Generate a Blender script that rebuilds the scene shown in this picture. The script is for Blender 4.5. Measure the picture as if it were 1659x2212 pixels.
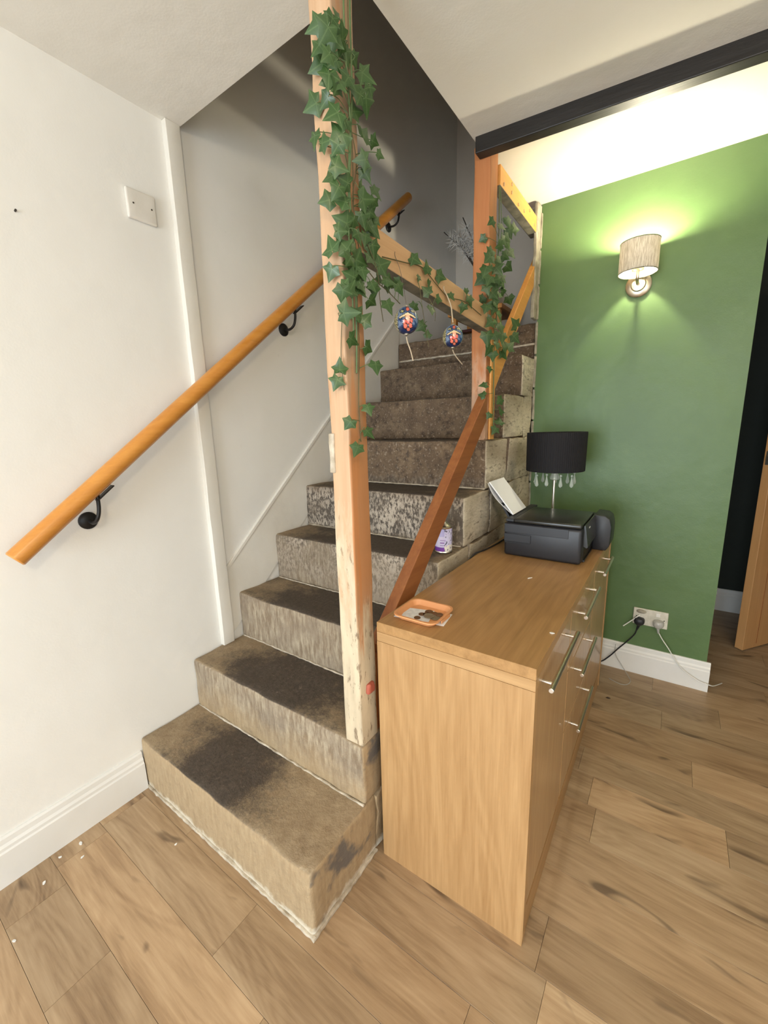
import bpy, bmesh, math, random
from mathutils import Vector, Matrix, noise
random.seed(11)
C = bpy.context.scene.collection
for o in list(bpy.data.objects): bpy.data.objects.remove(o)
PI = math.pi

# ------------------------------------------------------------------ camera
cd = bpy.data.cameras.new('camera'); cam = bpy.data.objects.new('camera', cd); C.objects.link(cam)
cd.sensor_fit = 'VERTICAL'; cd.sensor_height = 24.0; cd.lens = 890.208 / 2212 * 24.0
cd.clip_start = 0.02; cd.clip_end = 60
_r = Vector((0.821858, 0.569083, -0.026352)); _u = Vector((-0.092767, 0.179325, 0.979406)); _f = Vector((-0.562089, 0.802488, -0.200172))
M = Matrix((( _r.x, _u.x, -_f.x, 1.487113), (_r.y, _u.y, -_f.y, -0.545601), (_r.z, _u.z, -_f.z, 1.272125), (0, 0, 0, 1)))
cam.matrix_world = M
bpy.context.scene.camera = cam

# ------------------------------------------------------------------ world, light, exposure
vs = bpy.context.scene.view_settings
vs.view_transform = 'Standard'; vs.look = 'None'; vs.gamma = 1.0; vs.use_curve_mapping = False
vs.exposure = 0.10
w = bpy.data.worlds.new('daylight'); bpy.context.scene.world = w; w.use_nodes = True
w.node_tree.nodes['Background'].inputs[0].default_value = (0.75, 0.86, 1.0, 1)
w.node_tree.nodes['Background'].inputs[1].default_value = 1.0

def area(name, loc, rot, sx, sy, power, col, spread=PI):
    l = bpy.data.lights.new(name, 'AREA'); l.shape = 'RECTANGLE'; l.size = sx; l.size_y = sy; l.energy = power; l.color = col; l.spread = spread
    o = bpy.data.objects.new(name, l); o.location = loc; o.rotation_euler = rot; C.objects.link(o); return o
# daylight through the windows in the rear and right walls, and an added warm fill light behind the camera
area('window_daylight', (0.95, -3.17, 0.95), (PI/2, 0, 0), 1.5, 1.4, 88, (0.80, 0.91, 1.0))
area('side_window_daylight', (3.42, -1.7, 1.0), (0, PI/2, 0), 1.3, 1.5, 20, (0.72, 0.87, 1.0))
lp = bpy.data.lights.new('warm_fill_light', 'POINT'); lp.energy = 36; lp.color = (1.0, 0.80, 0.55); lp.shadow_soft_size = 0.12
lo = bpy.data.objects.new('warm_fill_light', lp); lo.location = (2.2, -1.3, 2.0); C.objects.link(lo)
SCONCE_W = 18.5          # watts given off by the lit bulb of the wall lamp

# ------------------------------------------------------------------ node helpers
def S(nt, node, key, val):
    s = node.inputs[key]
    if hasattr(val, 'is_linked') or isinstance(val, bpy.types.NodeSocket): nt.links.new(val, s)
    else:
        if isinstance(val, (tuple, list)) and len(val) == 3 and s.type == 'RGBA': val = (*val, 1)
        s.default_value = val
def nd(nt, typ, ins=None, **at):
    n = nt.nodes.new(typ)
    for k, v in at.items(): setattr(n, k, v)
    for k, v in (ins or {}).items(): S(nt, n, k, v)
    return n
def nz(nt, vec, scale, detail=4, rough=0.55, dist=0.0):
    return nd(nt, 'ShaderNodeTexNoise', {'Vector': vec, 'Scale': scale, 'Detail': detail, 'Roughness': rough, 'Distortion': dist}).outputs['Fac']
def rp(nt, fac, stops):
    n = nd(nt, 'ShaderNodeValToRGB', {'Fac': fac}); e = n.color_ramp.elements
    while len(e) < len(stops): e.new(0.5)
    for q, (p, c) in zip(e, stops):
        q.position = p; q.color = (c, c, c, 1) if isinstance(c, (int, float)) else (*c, 1)
    return n.outputs['Color']
def mx(nt, fac, a, b, mode='MIX'):
    n = nd(nt, 'ShaderNodeMix', data_type='RGBA', blend_type=mode)
    for k, v in ((0, fac), (6, a), (7, b)):
        if isinstance(v, (tuple, list)) and len(v) == 3: v = (*v, 1)
        if isinstance(v, bpy.types.NodeSocket): nt.links.new(v, n.inputs[k])
        else: n.inputs[k].default_value = v
    return n.outputs[2]
def mt(nt, op, a, b=0.0, c=None, clamp=False):
    n = nd(nt, 'ShaderNodeMath', operation=op, use_clamp=clamp)
    for i, v in enumerate((a, b) if c is None else (a, b, c)): S(nt, n, i, v)
    return n.outputs[0]
def mapr(nt, v, a, b, c=0.0, d=1.0):
    return nd(nt, 'ShaderNodeMapRange', {0: v, 1: a, 2: b, 3: c, 4: d}).outputs[0]
def co(nt, scale=(1, 1, 1), loc=None, kind='Object'):
    t = nd(nt, 'ShaderNodeTexCoord').outputs[kind]
    m = nd(nt, 'ShaderNodeMapping', {'Vector': t, 'Scale': scale})
    if loc is not None: S(nt, m, 'Location', loc)
    return m.outputs[0]
def bmp(nt, h, strength=0.3, dist=0.01):
    return nd(nt, 'ShaderNodeBump', {'Height': h, 'Strength': strength, 'Distance': dist}).outputs[0]
def mat(name, col=(0.8, 0.8, 0.8), rough=0.5, metal=0.0, **kw):
    m = bpy.data.materials.new(name); m.use_nodes = True
    b = m.node_tree.nodes['Principled BSDF']
    S(m.node_tree, b, 'Base Color', col); b.inputs['Roughness'].default_value = rough; b.inputs['Metallic'].default_value = metal
    for k, v in kw.items(): b.inputs[k].default_value = v
    return m
def base(m): return m.node_tree, m.node_tree.nodes['Principled BSDF']

# ------------------------------------------------------------------ materials
def paint(name, c, c2=None, rough=0.6, bump=0.12, scale=3.0, marks=0.0):
    m = mat(name, c, rough); nt, b = base(m); v = co(nt)
    f = rp(nt, nz(nt, v, scale, 5), [(0.35, 0.0), (0.7, 1.0)])
    col = mx(nt, f, c, c2 or tuple(x * 0.93 for x in c))
    if marks:
        k = rp(nt, nz(nt, v, 17, 3, 0.7), [(0.72, 0.0), (0.78, 1.0)])
        col = mx(nt, mt(nt, 'MULTIPLY', k, marks), col, (0.25, 0.2, 0.15))
    S(nt, b, 'Base Color', col)
    h = mt(nt, 'ADD', mt(nt, 'MULTIPLY', nz(nt, v, 5, 3), 1.0), mt(nt, 'MULTIPLY', nz(nt, v, 160, 2), 0.05))
    S(nt, b, 'Normal', bmp(nt, h, bump, 0.05)); return m
m_wall = paint('white_wall_paint', (0.83, 0.812, 0.765), (0.80, 0.78, 0.73), marks=0.12, bump=0.07)
m_ceil = paint('ceiling_paint', (0.80, 0.76, 0.68), (0.76, 0.72, 0.64), rough=0.8)
m_green = paint('green_wall_paint', (0.088, 0.156, 0.052), (0.104, 0.178, 0.062), rough=0.45, scale=4.0, bump=0.15)
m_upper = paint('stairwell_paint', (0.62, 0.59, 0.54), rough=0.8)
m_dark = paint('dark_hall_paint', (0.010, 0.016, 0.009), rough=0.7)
m_base = paint('white_gloss_paint', (0.80, 0.79, 0.76), (0.74, 0.72, 0.67), rough=0.35, bump=0.06, marks=0.4)
m_trim = paint('cream_gloss_paint', (0.76, 0.73, 0.66), (0.72, 0.68, 0.60), rough=0.35, bump=0.1, marks=0.3)
m_subfl = mat('subfloor', (0.12, 0.08, 0.05), 0.8)

def wood(name, c1, c2, dark, axis=2, s=22.0, rough=0.45, knots=0.3, coat=0.0, bump=0.08, rnd=False, lo=0.3, hi=0.72):
    m = mat(name, c1, rough); nt, b = base(m)
    sc = [s, s, s]; sc[axis] = s * 0.045
    loc = None
    oi = nd(nt, 'ShaderNodeObjectInfo')
    if rnd:
        loc = nd(nt, 'ShaderNodeCombineXYZ', {0: mt(nt, 'MULTIPLY', oi.outputs['Random'], 37.0), 1: mt(nt, 'MULTIPLY', oi.outputs['Random'], 91.0), 2: mt(nt, 'MULTIPLY', oi.outputs['Random'], 17.0)}).outputs[0]
    v = co(nt, tuple(sc), loc)
    g1 = nz(nt, v, 1.0, 8, 0.6, 0.6)
    sc2 = [s * 0.16] * 3; sc2[axis] = s * 0.02
    v2 = co(nt, tuple(sc2), loc)
    cath = nd(nt, 'ShaderNodeMath', {0: mt(nt, 'MULTIPLY', nz(nt, v2, 1.0, 2, 0.5, 0.3), 70.0)}, operation='SINE').outputs[0]
    fine = nz(nt, v, 5.0, 3, 0.6)
    f = mt(nt, 'ADD', mt(nt, 'MULTIPLY', g1, 0.72), mt(nt, 'ADD', mt(nt, 'MULTIPLY', cath, 0.045), mt(nt, 'MULTIPLY', fine, 0.30)))
    col = mx(nt, rp(nt, f, [(lo, 0.0), (hi, 1.0)]), c1, c2)
    if knots:
        kv = [s * 0.16] * 3; kv[axis] = s * 0.05
        k = rp(nt, nz(nt, co(nt, tuple(kv), loc), 1.6, 3, 0.6, 1.2), [(0.64, 0.0), (0.78, 1.0)])
        col = mx(nt, mt(nt, 'MULTIPLY', k, knots), col, dark)
    if rnd: col = mx(nt, 1.0, col, oi.outputs['Color'], 'MULTIPLY')
    S(nt, b, 'Base Color', col)
    S(nt, b, 'Normal', bmp(nt, f, bump, 0.01))
    b.inputs['Coat Weight'].default_value = coat
    return m
def plank_mat():
    m = mat('wood_plank_vinyl', (0.4, 0.26, 0.14), 0.42); nt, b = base(m)
    oi = nd(nt, 'ShaderNodeObjectInfo'); R_ = oi.outputs['Random']
    loc = nd(nt, 'ShaderNodeCombineXYZ', {0: mt(nt, 'MULTIPLY', R_, 37.0), 1: mt(nt, 'MULTIPLY', R_, 91.0)}).outputs[0]
    tone_ = nz(nt, co(nt, (1.3, 8, 8), loc), 1.0, 4, 0.6, 1.4)
    grain = nz(nt, co(nt, (7, 95, 95), loc), 1.0, 6, 0.65, 0.7)
    body = nz(nt, co(nt, (1.1, 5.5, 5.5), loc), 1.0, 2, 0.5, 0.5)
    rings_ = nd(nt, 'ShaderNodeMath', {0: mt(nt, 'MULTIPLY', body, 120.0)}, operation='SINE').outputs[0]
    f = mt(nt, 'ADD', mt(nt, 'MULTIPLY', tone_, 0.62), mt(nt, 'ADD', mt(nt, 'MULTIPLY', grain, 0.36), mt(nt, 'MULTIPLY', rings_, 0.030)))
    col = rp(nt, f, [(0.34, (0.46, 0.325, 0.195)), (0.50, (0.365, 0.245, 0.138)), (0.62, (0.265, 0.168, 0.090)), (0.74, (0.155, 0.092, 0.048))])
    kn = nz(nt, co(nt, (4.2, 13, 13), loc), 1.0, 2, 0.5, 0.9)
    col = mx(nt, mt(nt, 'MULTIPLY', rp(nt, kn, [(0.635, 0.0), (0.74, 1.0)]), 0.8), col, (0.085, 0.05, 0.028))
    col = mx(nt, 1.0, col, oi.outputs['Color'], 'MULTIPLY')
    S(nt, b, 'Base Color', col); S(nt, b, 'Normal', bmp(nt, grain, 0.05, 0.006)); return m
m_plank = plank_mat()
m_far = paint('warm_lit_wall_tint', (0.62, 0.55, 0.46), (0.58, 0.51, 0.42))  # end wall white with the warm, dim light put into its colour
m_oak_z = wood('oak_veneer_upright', (0.504, 0.307, 0.139), (0.336, 0.181, 0.069), (0.33, 0.17, 0.07), axis=2, s=42, rough=0.42, knots=0.12)
m_oak_y = wood('oak_veneer_lengthwise', (0.454, 0.260, 0.105), (0.302, 0.160, 0.057), (0.28, 0.14, 0.055), axis=1, s=42, rough=0.34, knots=0.15)  # top looks darker by its angle; that shade is put into the colour
m_oak_x = wood('oak_veneer_crosswise', (0.504, 0.307, 0.139), (0.353, 0.197, 0.076), (0.33, 0.17, 0.07), axis=0, s=42, rough=0.42, knots=0.1)
m_oak_f = wood('oak_veneer_fronts', (0.50, 0.315, 0.150), (0.36, 0.20, 0.085), (0.28, 0.145, 0.06), axis=2, s=42, rough=0.36, knots=0.1, coat=0.35)
m_door = wood('oak_door_veneer', (0.56, 0.30, 0.12), (0.45, 0.23, 0.085), (0.3, 0.14, 0.05), axis=2, s=26, rough=0.4, knots=0.1)
m_rail = wood('varnished_pine_handrail', (0.66, 0.29, 0.055), (0.53, 0.20, 0.03), (0.17, 0.05, 0.012), axis=1, s=24, rough=0.30, knots=0.35, coat=0.25)
m_pine_y = wood('stripped_pine_rail', (0.66, 0.42, 0.225), (0.52, 0.29, 0.135), (0.2, 0.1, 0.045), axis=1, s=26, rough=0.6, knots=0.35)
m_hdr = wood('orange_pine_board', (0.78, 0.40, 0.11), (0.62, 0.27, 0.06), (0.3, 0.12, 0.03), axis=1, s=26, rough=0.5, knots=0.3)
m_brace = wood('brown_timber_brace', (0.36, 0.135, 0.042), (0.23, 0.075, 0.024), (0.1, 0.03, 0.012), axis=1, s=26, rough=0.5, knots=0.3)
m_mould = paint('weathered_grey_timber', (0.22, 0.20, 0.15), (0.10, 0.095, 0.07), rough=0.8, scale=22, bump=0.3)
m_table = wood('pine_stand', (0.55, 0.25, 0.06), (0.42, 0.17, 0.035), (0.2, 0.08, 0.02), axis=2, s=26, rough=0.45)

def post_mat(name, c1, c2, old, zlo, zhi, streak):
    m = wood(name, c1, c2, (0.22, 0.10, 0.05), axis=2, s=30, rough=0.6, knots=0.3, bump=0.15)
    nt, b = base(m); col = b.inputs['Base Color'].links[0].from_socket
    v = co(nt); z = nd(nt, 'ShaderNodeSeparateXYZ', {0: v}).outputs
    n1 = nz(nt, co(nt, (14, 14, 3.2)), 1.0, 5, 0.65)
    nx_ = nd(nt, 'ShaderNodeSeparateXYZ', {0: nd(nt, 'ShaderNodeNewGeometry').outputs['Normal']}).outputs[0]
    outer = rp(nt, nx_, [(0.4, 0.0), (0.7, 1.0)])
    t = mt(nt, 'ADD', mapr(nt, z[2], zlo, zhi, 1.0, 0.0), mt(nt, 'MULTIPLY', mt(nt, 'SUBTRACT', n1, 0.5), 1.1))
    t = mt(nt, 'SUBTRACT', t, mt(nt, 'MULTIPLY', outer, 0.22))
    col = mx(nt, mt(nt, 'MULTIPLY', outer, 0.85), col, mx(nt, n1, tuple(q * f for q, f in zip(c2, (0.70, 0.70, 0.70))), tuple(q * f for q, f in zip(c1, (0.78, 0.78, 0.80)))))
    band = mt(nt, 'MULTIPLY', outer, mt(nt, 'MULTIPLY', mapr(nt, z[2], 0.30, 0.50), mapr(nt, z[2], 0.80, 1.0, 1.0, 0.0)))
    col = mx(nt, mt(nt, 'MULTIPLY', band, mt(nt, 'MULTIPLY', streak, 1.3)), col, (0.50, 0.205, 0.07))
    k = rp(nt, t, [(0.42, 0.0), (0.58, 1.0)])
    cream = mx(nt, rp(nt, nz(nt, co(nt, (40, 40, 9)), 1.0, 4), [(0.40, 0.0), (0.66, 1.0)]), old, tuple(q * 0.80 for q in old))
    spots = rp(nt, nz(nt, co(nt, (75, 75, 20)), 1.0, 4, 0.7), [(0.575, 0.0), (0.65, 1.0)])
    cream = mx(nt, mt(nt, 'MULTIPLY', spots, 0.75), cream, (0.16, 0.10, 0.055))
    org = rp(nt, nz(nt, co(nt, (22, 22, 1.6), (3, 1, 2)), 1.0, 3), [(0.60, 0.0), (0.66, 1.0)])
    col2 = mx(nt, mt(nt, 'MULTIPLY', org, streak), mx(nt, k, col, cream), (0.52, 0.20, 0.06))
    S(nt, b, 'Base Color', col2); return m
m_post = post_mat('stripped_pine_post', (0.60, 0.40, 0.245), (0.50, 0.30, 0.165), (0.63, 0.52, 0.36), 0.05, 1.15, 0.6)
m_post2 = post_mat('orange_pine_post', (0.56, 0.235, 0.090), (0.46, 0.165, 0.055), (0.54, 0.33, 0.21), -0.25, 0.95, 0.35)

def stone():
    m = mat('worn_stone_steps', (0.3, 0.2, 0.1), 0.85); nt, b = base(m)
    g = nd(nt, 'ShaderNodeNewGeometry'); p = nd(nt, 'ShaderNodeSeparateXYZ', {0: g.outputs['Position']}).outputs
    nrm = nd(nt, 'ShaderNodeSeparateXYZ', {0: g.outputs['Normal']}).outputs
    v = g.outputs['Position']
    top = rp(nt, nrm[2], [(0.55, 0.0), (0.8, 1.0)]); side = rp(nt, nrm[0], [(0.5, 0.0), (0.75, 1.0)])
    big = nz(nt, v, 7, 5, 0.6); med = nz(nt, v, 26, 6, 0.65); fine = nz(nt, v, 95, 4, 0.7)
    tan = mx(nt, rp(nt, med, [(0.3, 0.0), (0.7, 1.0)]), (0.235, 0.165, 0.095), (0.36, 0.27, 0.165))
    dark = mx(nt, rp(nt, fine, [(0.35, 0.0), (0.7, 1.0)]), (0.030, 0.022, 0.017), (0.075, 0.056, 0.042))
    # trodden dirt on the treads: one worn patch on each step, all of the upper ones
    cx = mapr(nt, p[2], 0.15, 0.45, 0.34, 0.46); wx = mapr(nt, p[2], 0.15, 0.65, 0.20, 0.42)
    dx = mt(nt, 'DIVIDE', mt(nt, 'ABSOLUTE', mt(nt, 'SUBTRACT', p[0], cx)), wx)
    pm = mt(nt, 'SUBTRACT', mt(nt, 'ADD', 1.25, mt(nt, 'MULTIPLY', mt(nt, 'SUBTRACT', big, 0.5), 1.6)), dx)
    patch = rp(nt, mt(nt, 'ADD', pm, mt(nt, 'ADD', mt(nt, 'MULTIPLY', mt(nt, 'SUBTRACT', med, 0.5), 0.9), mt(nt, 'MULTIPLY', mt(nt, 'SUBTRACT', fine, 0.5), 1.1))), [(0.05, 0.0), (0.70, 1.0)])
    tread = mx(nt, mt(nt, 'MULTIPLY', patch, 0.93), tan, dark)
    grit = rp(nt, fine, [(0.66, 0.0), (0.74, 1.0)])
    tread = mx(nt, mt(nt, 'MULTIPLY', grit, 0.45), tread, (0.42, 0.34, 0.25))
    # risers: tan at the bottom, scraped grey, speckled black and white, brown at the top
    vz = nd(nt, 'ShaderNodeVectorMath', {0: v, 1: (85, 85, 16)}, operation='MULTIPLY').outputs[0]
    strk = nz(nt, vz, 1.0, 5, 0.65)
    grey = mx(nt, rp(nt, strk, [(0.38, 0.0), (0.66, 1.0)]), (0.215, 0.155, 0.098), (0.43, 0.355, 0.25))
    grey = mx(nt, rp(nt, big, [(0.42, 0.0), (0.62, 0.75)]), grey, mx(nt, med, (0.17, 0.125, 0.085), (0.31, 0.245, 0.175)))
    ntan = mx(nt, rp(nt, strk, [(0.35, 0.0), (0.7, 1.0)]), (0.335, 0.235, 0.130), (0.425, 0.315, 0.185))
    ntan = mx(nt, mt(nt, 'MULTIPLY', rp(nt, med, [(0.52, 0.0), (0.75, 1.0)]), 0.55), ntan, (0.22, 0.155, 0.09))
    vk = nd(nt, 'ShaderNodeVectorMath', {0: v, 1: (95, 95, 48)}, operation='MULTIPLY').outputs[0]
    spk = nz(nt, vk, 1.0, 6, 0.68)
    chip = mx(nt, rp(nt, mt(nt, 'ADD', spk, mt(nt, 'MULTIPLY', mt(nt, 'SUBTRACT', big, 0.5), 0.35)), [(0.46, 0.0), (0.56, 1.0)]), (0.075, 0.060, 0.047), (0.44, 0.37, 0.29))
    chip = mx(nt, rp(nt, big, [(0.38, 0.65), (0.60, 0.0)]), chip, (0.125, 0.097, 0.070))
    brown = mx(nt, rp(nt, med, [(0.35, 0.0), (0.72, 1.0)]), (0.060, 0.037, 0.022), (0.275, 0.19, 0.112))
    brown = mx(nt, rp(nt, nz(nt, v, 13, 4, 0.6), [(0.40, 0.0), (0.62, 0.7)]), brown, (0.092, 0.058, 0.034))
    brown = mx(nt, mt(nt, 'MULTIPLY', rp(nt, fine, [(0.57, 0.0), (0.66, 1.0)]), 0.65), brown, (0.38, 0.31, 0.235))
    brown = mx(nt, mt(nt, 'MULTIPLY', rp(nt, nz(nt, v, 44, 5, 0.7), [(0.56, 0.0), (0.66, 1.0)]), 0.7), brown, (0.045, 0.032, 0.024))
    zz = mt(nt, 'ADD', p[2], mt(nt, 'MULTIPLY', mt(nt, 'SUBTRACT', big, 0.5), 0.22))
    r = mx(nt, mapr(nt, zz, 0.20, 0.32), ntan, grey)
    r = mx(nt, mapr(nt, zz, 0.56, 0.72), r, mx(nt, 0.45, grey, chip))
    r = mx(nt, mapr(nt, zz, 0.76, 0.84), r, chip)
    r = mx(nt, mapr(nt, zz, 0.98, 1.05), r, brown)
    # outer side: limewashed stone above, tan with a blue black smear below
    va = nd(nt, 'ShaderNodeVectorMath', {0: v, 1: (1, 0.32, 1)}, operation='MULTIPLY').outputs[0]
    medA = nz(nt, va, 24, 6, 0.65); fineA = nz(nt, va, 80, 4, 0.7)
    lime = mx(nt, rp(nt, medA, [(0.33, 0.0), (0.62, 1.0)]), (0.37, 0.31, 0.22), (0.78, 0.70, 0.54))
    lime = mx(nt, rp(nt, nz(nt, va, 6, 4, 0.6), [(0.42, 0.0), (0.62, 0.75)]), lime, (0.27, 0.205, 0.13))
    lime = mx(nt, mt(nt, 'MULTIPLY', rp(nt, mt(nt, 'ADD', mt(nt, 'MULTIPLY', fineA, 0.6), mt(nt, 'MULTIPLY', medA, 0.4)), [(0.525, 0.0), (0.62, 1.0)]), 0.75), lime, (0.13, 0.10, 0.07))
    smear = rp(nt, nz(nt, v, 9, 4, 0.6), [(0.50, 0.0), (0.60, 1.0)])
    low = mx(nt, mt(nt, 'MULTIPLY', smear, 0.8), ntan, (0.085, 0.085, 0.09))
    sd = mx(nt, mapr(nt, p[2], 0.40, 0.62), low, lime)
    skim = rp(nt, mt(nt, 'ADD', p[2], mt(nt, 'MULTIPLY', mt(nt, 'SUBTRACT', med, 0.5), 0.07)), [(0.010, 1.0), (0.028, 0.0)])
    skim = mt(nt, 'MULTIPLY', skim, 0.85)
    r = mx(nt, skim, r, (0.66, 0.60, 0.48)); sd = mx(nt, skim, sd, (0.70, 0.66, 0.56))
    col = mx(nt, side, r, sd); col = mx(nt, top, col, tread)
    edge = rp(nt, mt(nt, 'ADD', g.outputs['Pointiness'], mt(nt, 'MULTIPLY', mt(nt, 'SUBTRACT', med, 0.5), 0.22)), [(0.555, 0.0), (0.62, 1.0)])
    col = mx(nt, mt(nt, 'MULTIPLY', edge, 0.55), col, (0.50, 0.42, 0.31))
    S(nt, b, 'Base Color', col)
    hh = nd(nt, 'ShaderNodeMix', {0: side, 2: mt(nt, 'ADD', mt(nt, 'MULTIPLY', med, 0.6), mt(nt, 'MULTIPLY', fine, 0.4)), 3: mt(nt, 'ADD', mt(nt, 'MULTIPLY', medA, 0.6), mt(nt, 'MULTIPLY', fineA, 0.4))}).outputs[0]
    S(nt, b, 'Normal', bmp(nt, hh, 0.55, 0.012)); return m
m_stone = stone()
m_mortar = paint('white_filler', (0.60, 0.53, 0.42), (0.30, 0.24, 0.165), rough=0.9, scale=30, bump=0.4)
m_rough = paint('rough_plaster_edge', (0.42, 0.38, 0.29), (0.22, 0.19, 0.14), rough=0.9, scale=26, bump=0.5)
m_beam = mat('black_gloss_beam', (0.012, 0.010, 0.009), 0.5); nt, b = base(m_beam)
S(nt, b, 'Normal', bmp(nt, nz(nt, co(nt, (4, 30, 30)), 1.0, 5), 0.18, 0.012))
m_iron = mat('black_iron', (0.012, 0.011, 0.011), 0.42, 0.3)
m_chrome = mat('brushed_chrome', (0.76, 0.70, 0.62), 0.34, 1.0)
m_nickel = mat('satin_nickel', (0.75, 0.66, 0.52), 0.35, 1.0)
m_white = mat('white_plastic', (0.78, 0.76, 0.70), 0.35)
m_plate = paint('overpainted_plastic', (0.74, 0.70, 0.63), rough=0.5, bump=0.1)
m_clear = mat('frosted_clear_plastic', (0.62, 0.60, 0.55), 0.25, **{'Transmission Weight': 0.35})
m_socket = paint('paint_stained_plastic', (0.70, 0.66, 0.56), (0.55, 0.52, 0.42), rough=0.4, scale=40, bump=0.05)
m_blackp = mat('matt_black_plastic', (0.017, 0.017, 0.020), 0.42)
m_blackg = mat('glossy_black_plastic', (0.020, 0.019, 0.016), 0.28)
m_blackd = mat('slot_shade_black', (0.004, 0.004, 0.005), 0.5)  # stands in for the shade inside the printer's slot and grip
m_paper = mat('white_paper', (0.92, 0.92, 0.92), 0.7)
m_slip = paint('receipt_paper', (0.80, 0.79, 0.78), (0.60, 0.60, 0.62), rough=0.7, scale=90, bump=0.0)
m_tray = mat('peach_plastic', (0.72, 0.33, 0.14), 0.35)
m_coin = mat('dull_coin_metal', (0.34, 0.28, 0.19), 0.4, 0.6)
m_coin2 = mat('bronze_coin_metal', (0.21, 0.11, 0.055), 0.45, 0.5)
m_crystal = mat('crystal_glass', (0.85, 0.90, 0.82), 0.03, **{'Transmission Weight': 0.7, 'IOR': 1.45})
m_shade_b = mat('black_organza', (0.0045, 0.0035, 0.005), 0.8)
nt, b = base(m_shade_b)
tr = nd(nt, 'ShaderNodeBsdfTransparent'); ms = nd(nt, 'ShaderNodeMixShader', {0: 0.06, 1: b.outputs[0], 2: tr.outputs[0]})
nt.links.new(ms.outputs[0], nt.nodes['Material Output'].inputs[0])
m_linen = mat('linen_lampshade', (0.60, 0.55, 0.47), 0.85); nt, b = base(m_linen)
wv = nz(nt, co(nt, (240, 240, 26)), 1.0, 4, 0.7)
lc = mx(nt, rp(nt, wv, [(0.35, 0.0), (0.65, 1.0)]), (0.38, 0.33, 0.26), (0.74, 0.70, 0.63))
S(nt, b, 'Base Color', lc)
tl = nd(nt, 'ShaderNodeBsdfTranslucent', {'Color': lc}); ms = nd(nt, 'ShaderNodeMixShader', {0: 0.24, 1: b.outputs[0], 2: tl.outputs[0]})
nt.links.new(ms.outputs[0], nt.nodes['Material Output'].inputs[0])
m_lining = mat('white_shade_lining', (0.85, 0.82, 0.75), 0.8)
m_bulb = mat('warm_lit_bulb', (1, 0.9, 0.7), 0.4); nt, b = base(m_bulb)
S(nt, b, 'Emission Color', (1.0, 0.90, 0.66, 1)); b.inputs['Emission Strength'].default_value = SCONCE_W / (PI * 0.0026)
m_glassb = mat('clear_bulb_glass', (0.5, 0.5, 0.5), 0.1, **{'Transmission Weight': 0.6})
m_pane = mat('window_glass', (1, 1, 1), 0.02); nt, b = base(m_pane)
tr = nd(nt, 'ShaderNodeBsdfTransparent'); ms = nd(nt, 'ShaderNodeMixShader', {0: 0.92, 1: b.outputs[0], 2: tr.outputs[0]})
nt.links.new(ms.outputs[0], nt.nodes['Material Output'].inputs[0])
m_string = mat('cream_twine', (0.55, 0.45, 0.32), 0.9)
m_stringg = mat('grey_thread', (0.12, 0.10, 0.08), 0.8)
m_vine = mat('brown_green_vine', (0.10, 0.085, 0.03), 0.6)
m_vineg = mat('green_vine', (0.095, 0.15, 0.055), 0.55)
m_leaf = mat('ivy_leaf', (0.03, 0.1, 0.03), 0.38); nt, b = base(m_leaf)
at = nd(nt, 'ShaderNodeAttribute', attribute_name='vein').outputs['Fac']
oi = nd(nt, 'ShaderNodeObjectInfo')
v = co(nt, (30, 30, 30), nd(nt, 'ShaderNodeCombineXYZ', {0: mt(nt, 'MULTIPLY', oi.outputs['Random'], 50.0)}).outputs[0])
blot = nz(nt, v, 2.2, 4, 0.6)
lc = mx(nt, rp(nt, blot, [(0.35, 0.0), (0.7, 1.0)]), (0.017, 0.050, 0.011), (0.056, 0.118, 0.028))
lc = mx(nt, rp(nt, mt(nt, 'ADD', at, mt(nt, 'MULTIPLY', mt(nt, 'SUBTRACT', blot, 0.5), 0.35)), [(0.82, 0.0), (1.03, 0.65)]), lc, (0.12, 0.19, 0.07))
lc = mx(nt, mapr(nt, oi.outputs['Random'], 0.0, 1.0, 0.0, 0.28), lc, (0.075, 0.125, 0.04))
S(nt, b, 'Base Color', lc)
m_egg = mat('painted_egg', (0.1, 0.1, 0.2), 0.16, **{'Coat Weight': 0.5}); nt, b = base(m_egg)
S(nt, b, 'Base Color', nd(nt, 'ShaderNodeVertexColor', layer_name='paint').outputs[0])
m_tin = mat('bright_tin', (0.72, 0.68, 0.58), 0.28, 1.0)
m_label = mat('flowered_tin_label', (0.7, 0.66, 0.8), 0.35); nt, b = base(m_label)
S(nt, b, 'Base Color', nd(nt, 'ShaderNodeVertexColor', layer_name='paint').outputs[0])
m_plume = mat('pale_dried_plume', (0.62, 0.58, 0.52), 0.9)
m_twig = mat('dark_dried_twig', (0.05, 0.035, 0.025), 0.8)
m_vase = mat('dark_red_glaze', (0.06, 0.012, 0.01), 0.3)
m_dirt = mat('brown_crumb', (0.05, 0.03, 0.02), 0.9)
m_flake = mat('white_paint_flake', (0.80, 0.79, 0.76), 0.7)
m_redpaint = mat('old_red_paint', (0.42, 0.10, 0.06), 0.6)
m_red = mat('tiny_red_print', (0.3, 0.02, 0.05), 0.5)
m_screw = mat('dark_screw', (0.06, 0.05, 0.04), 0.5, 0.6)

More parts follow.
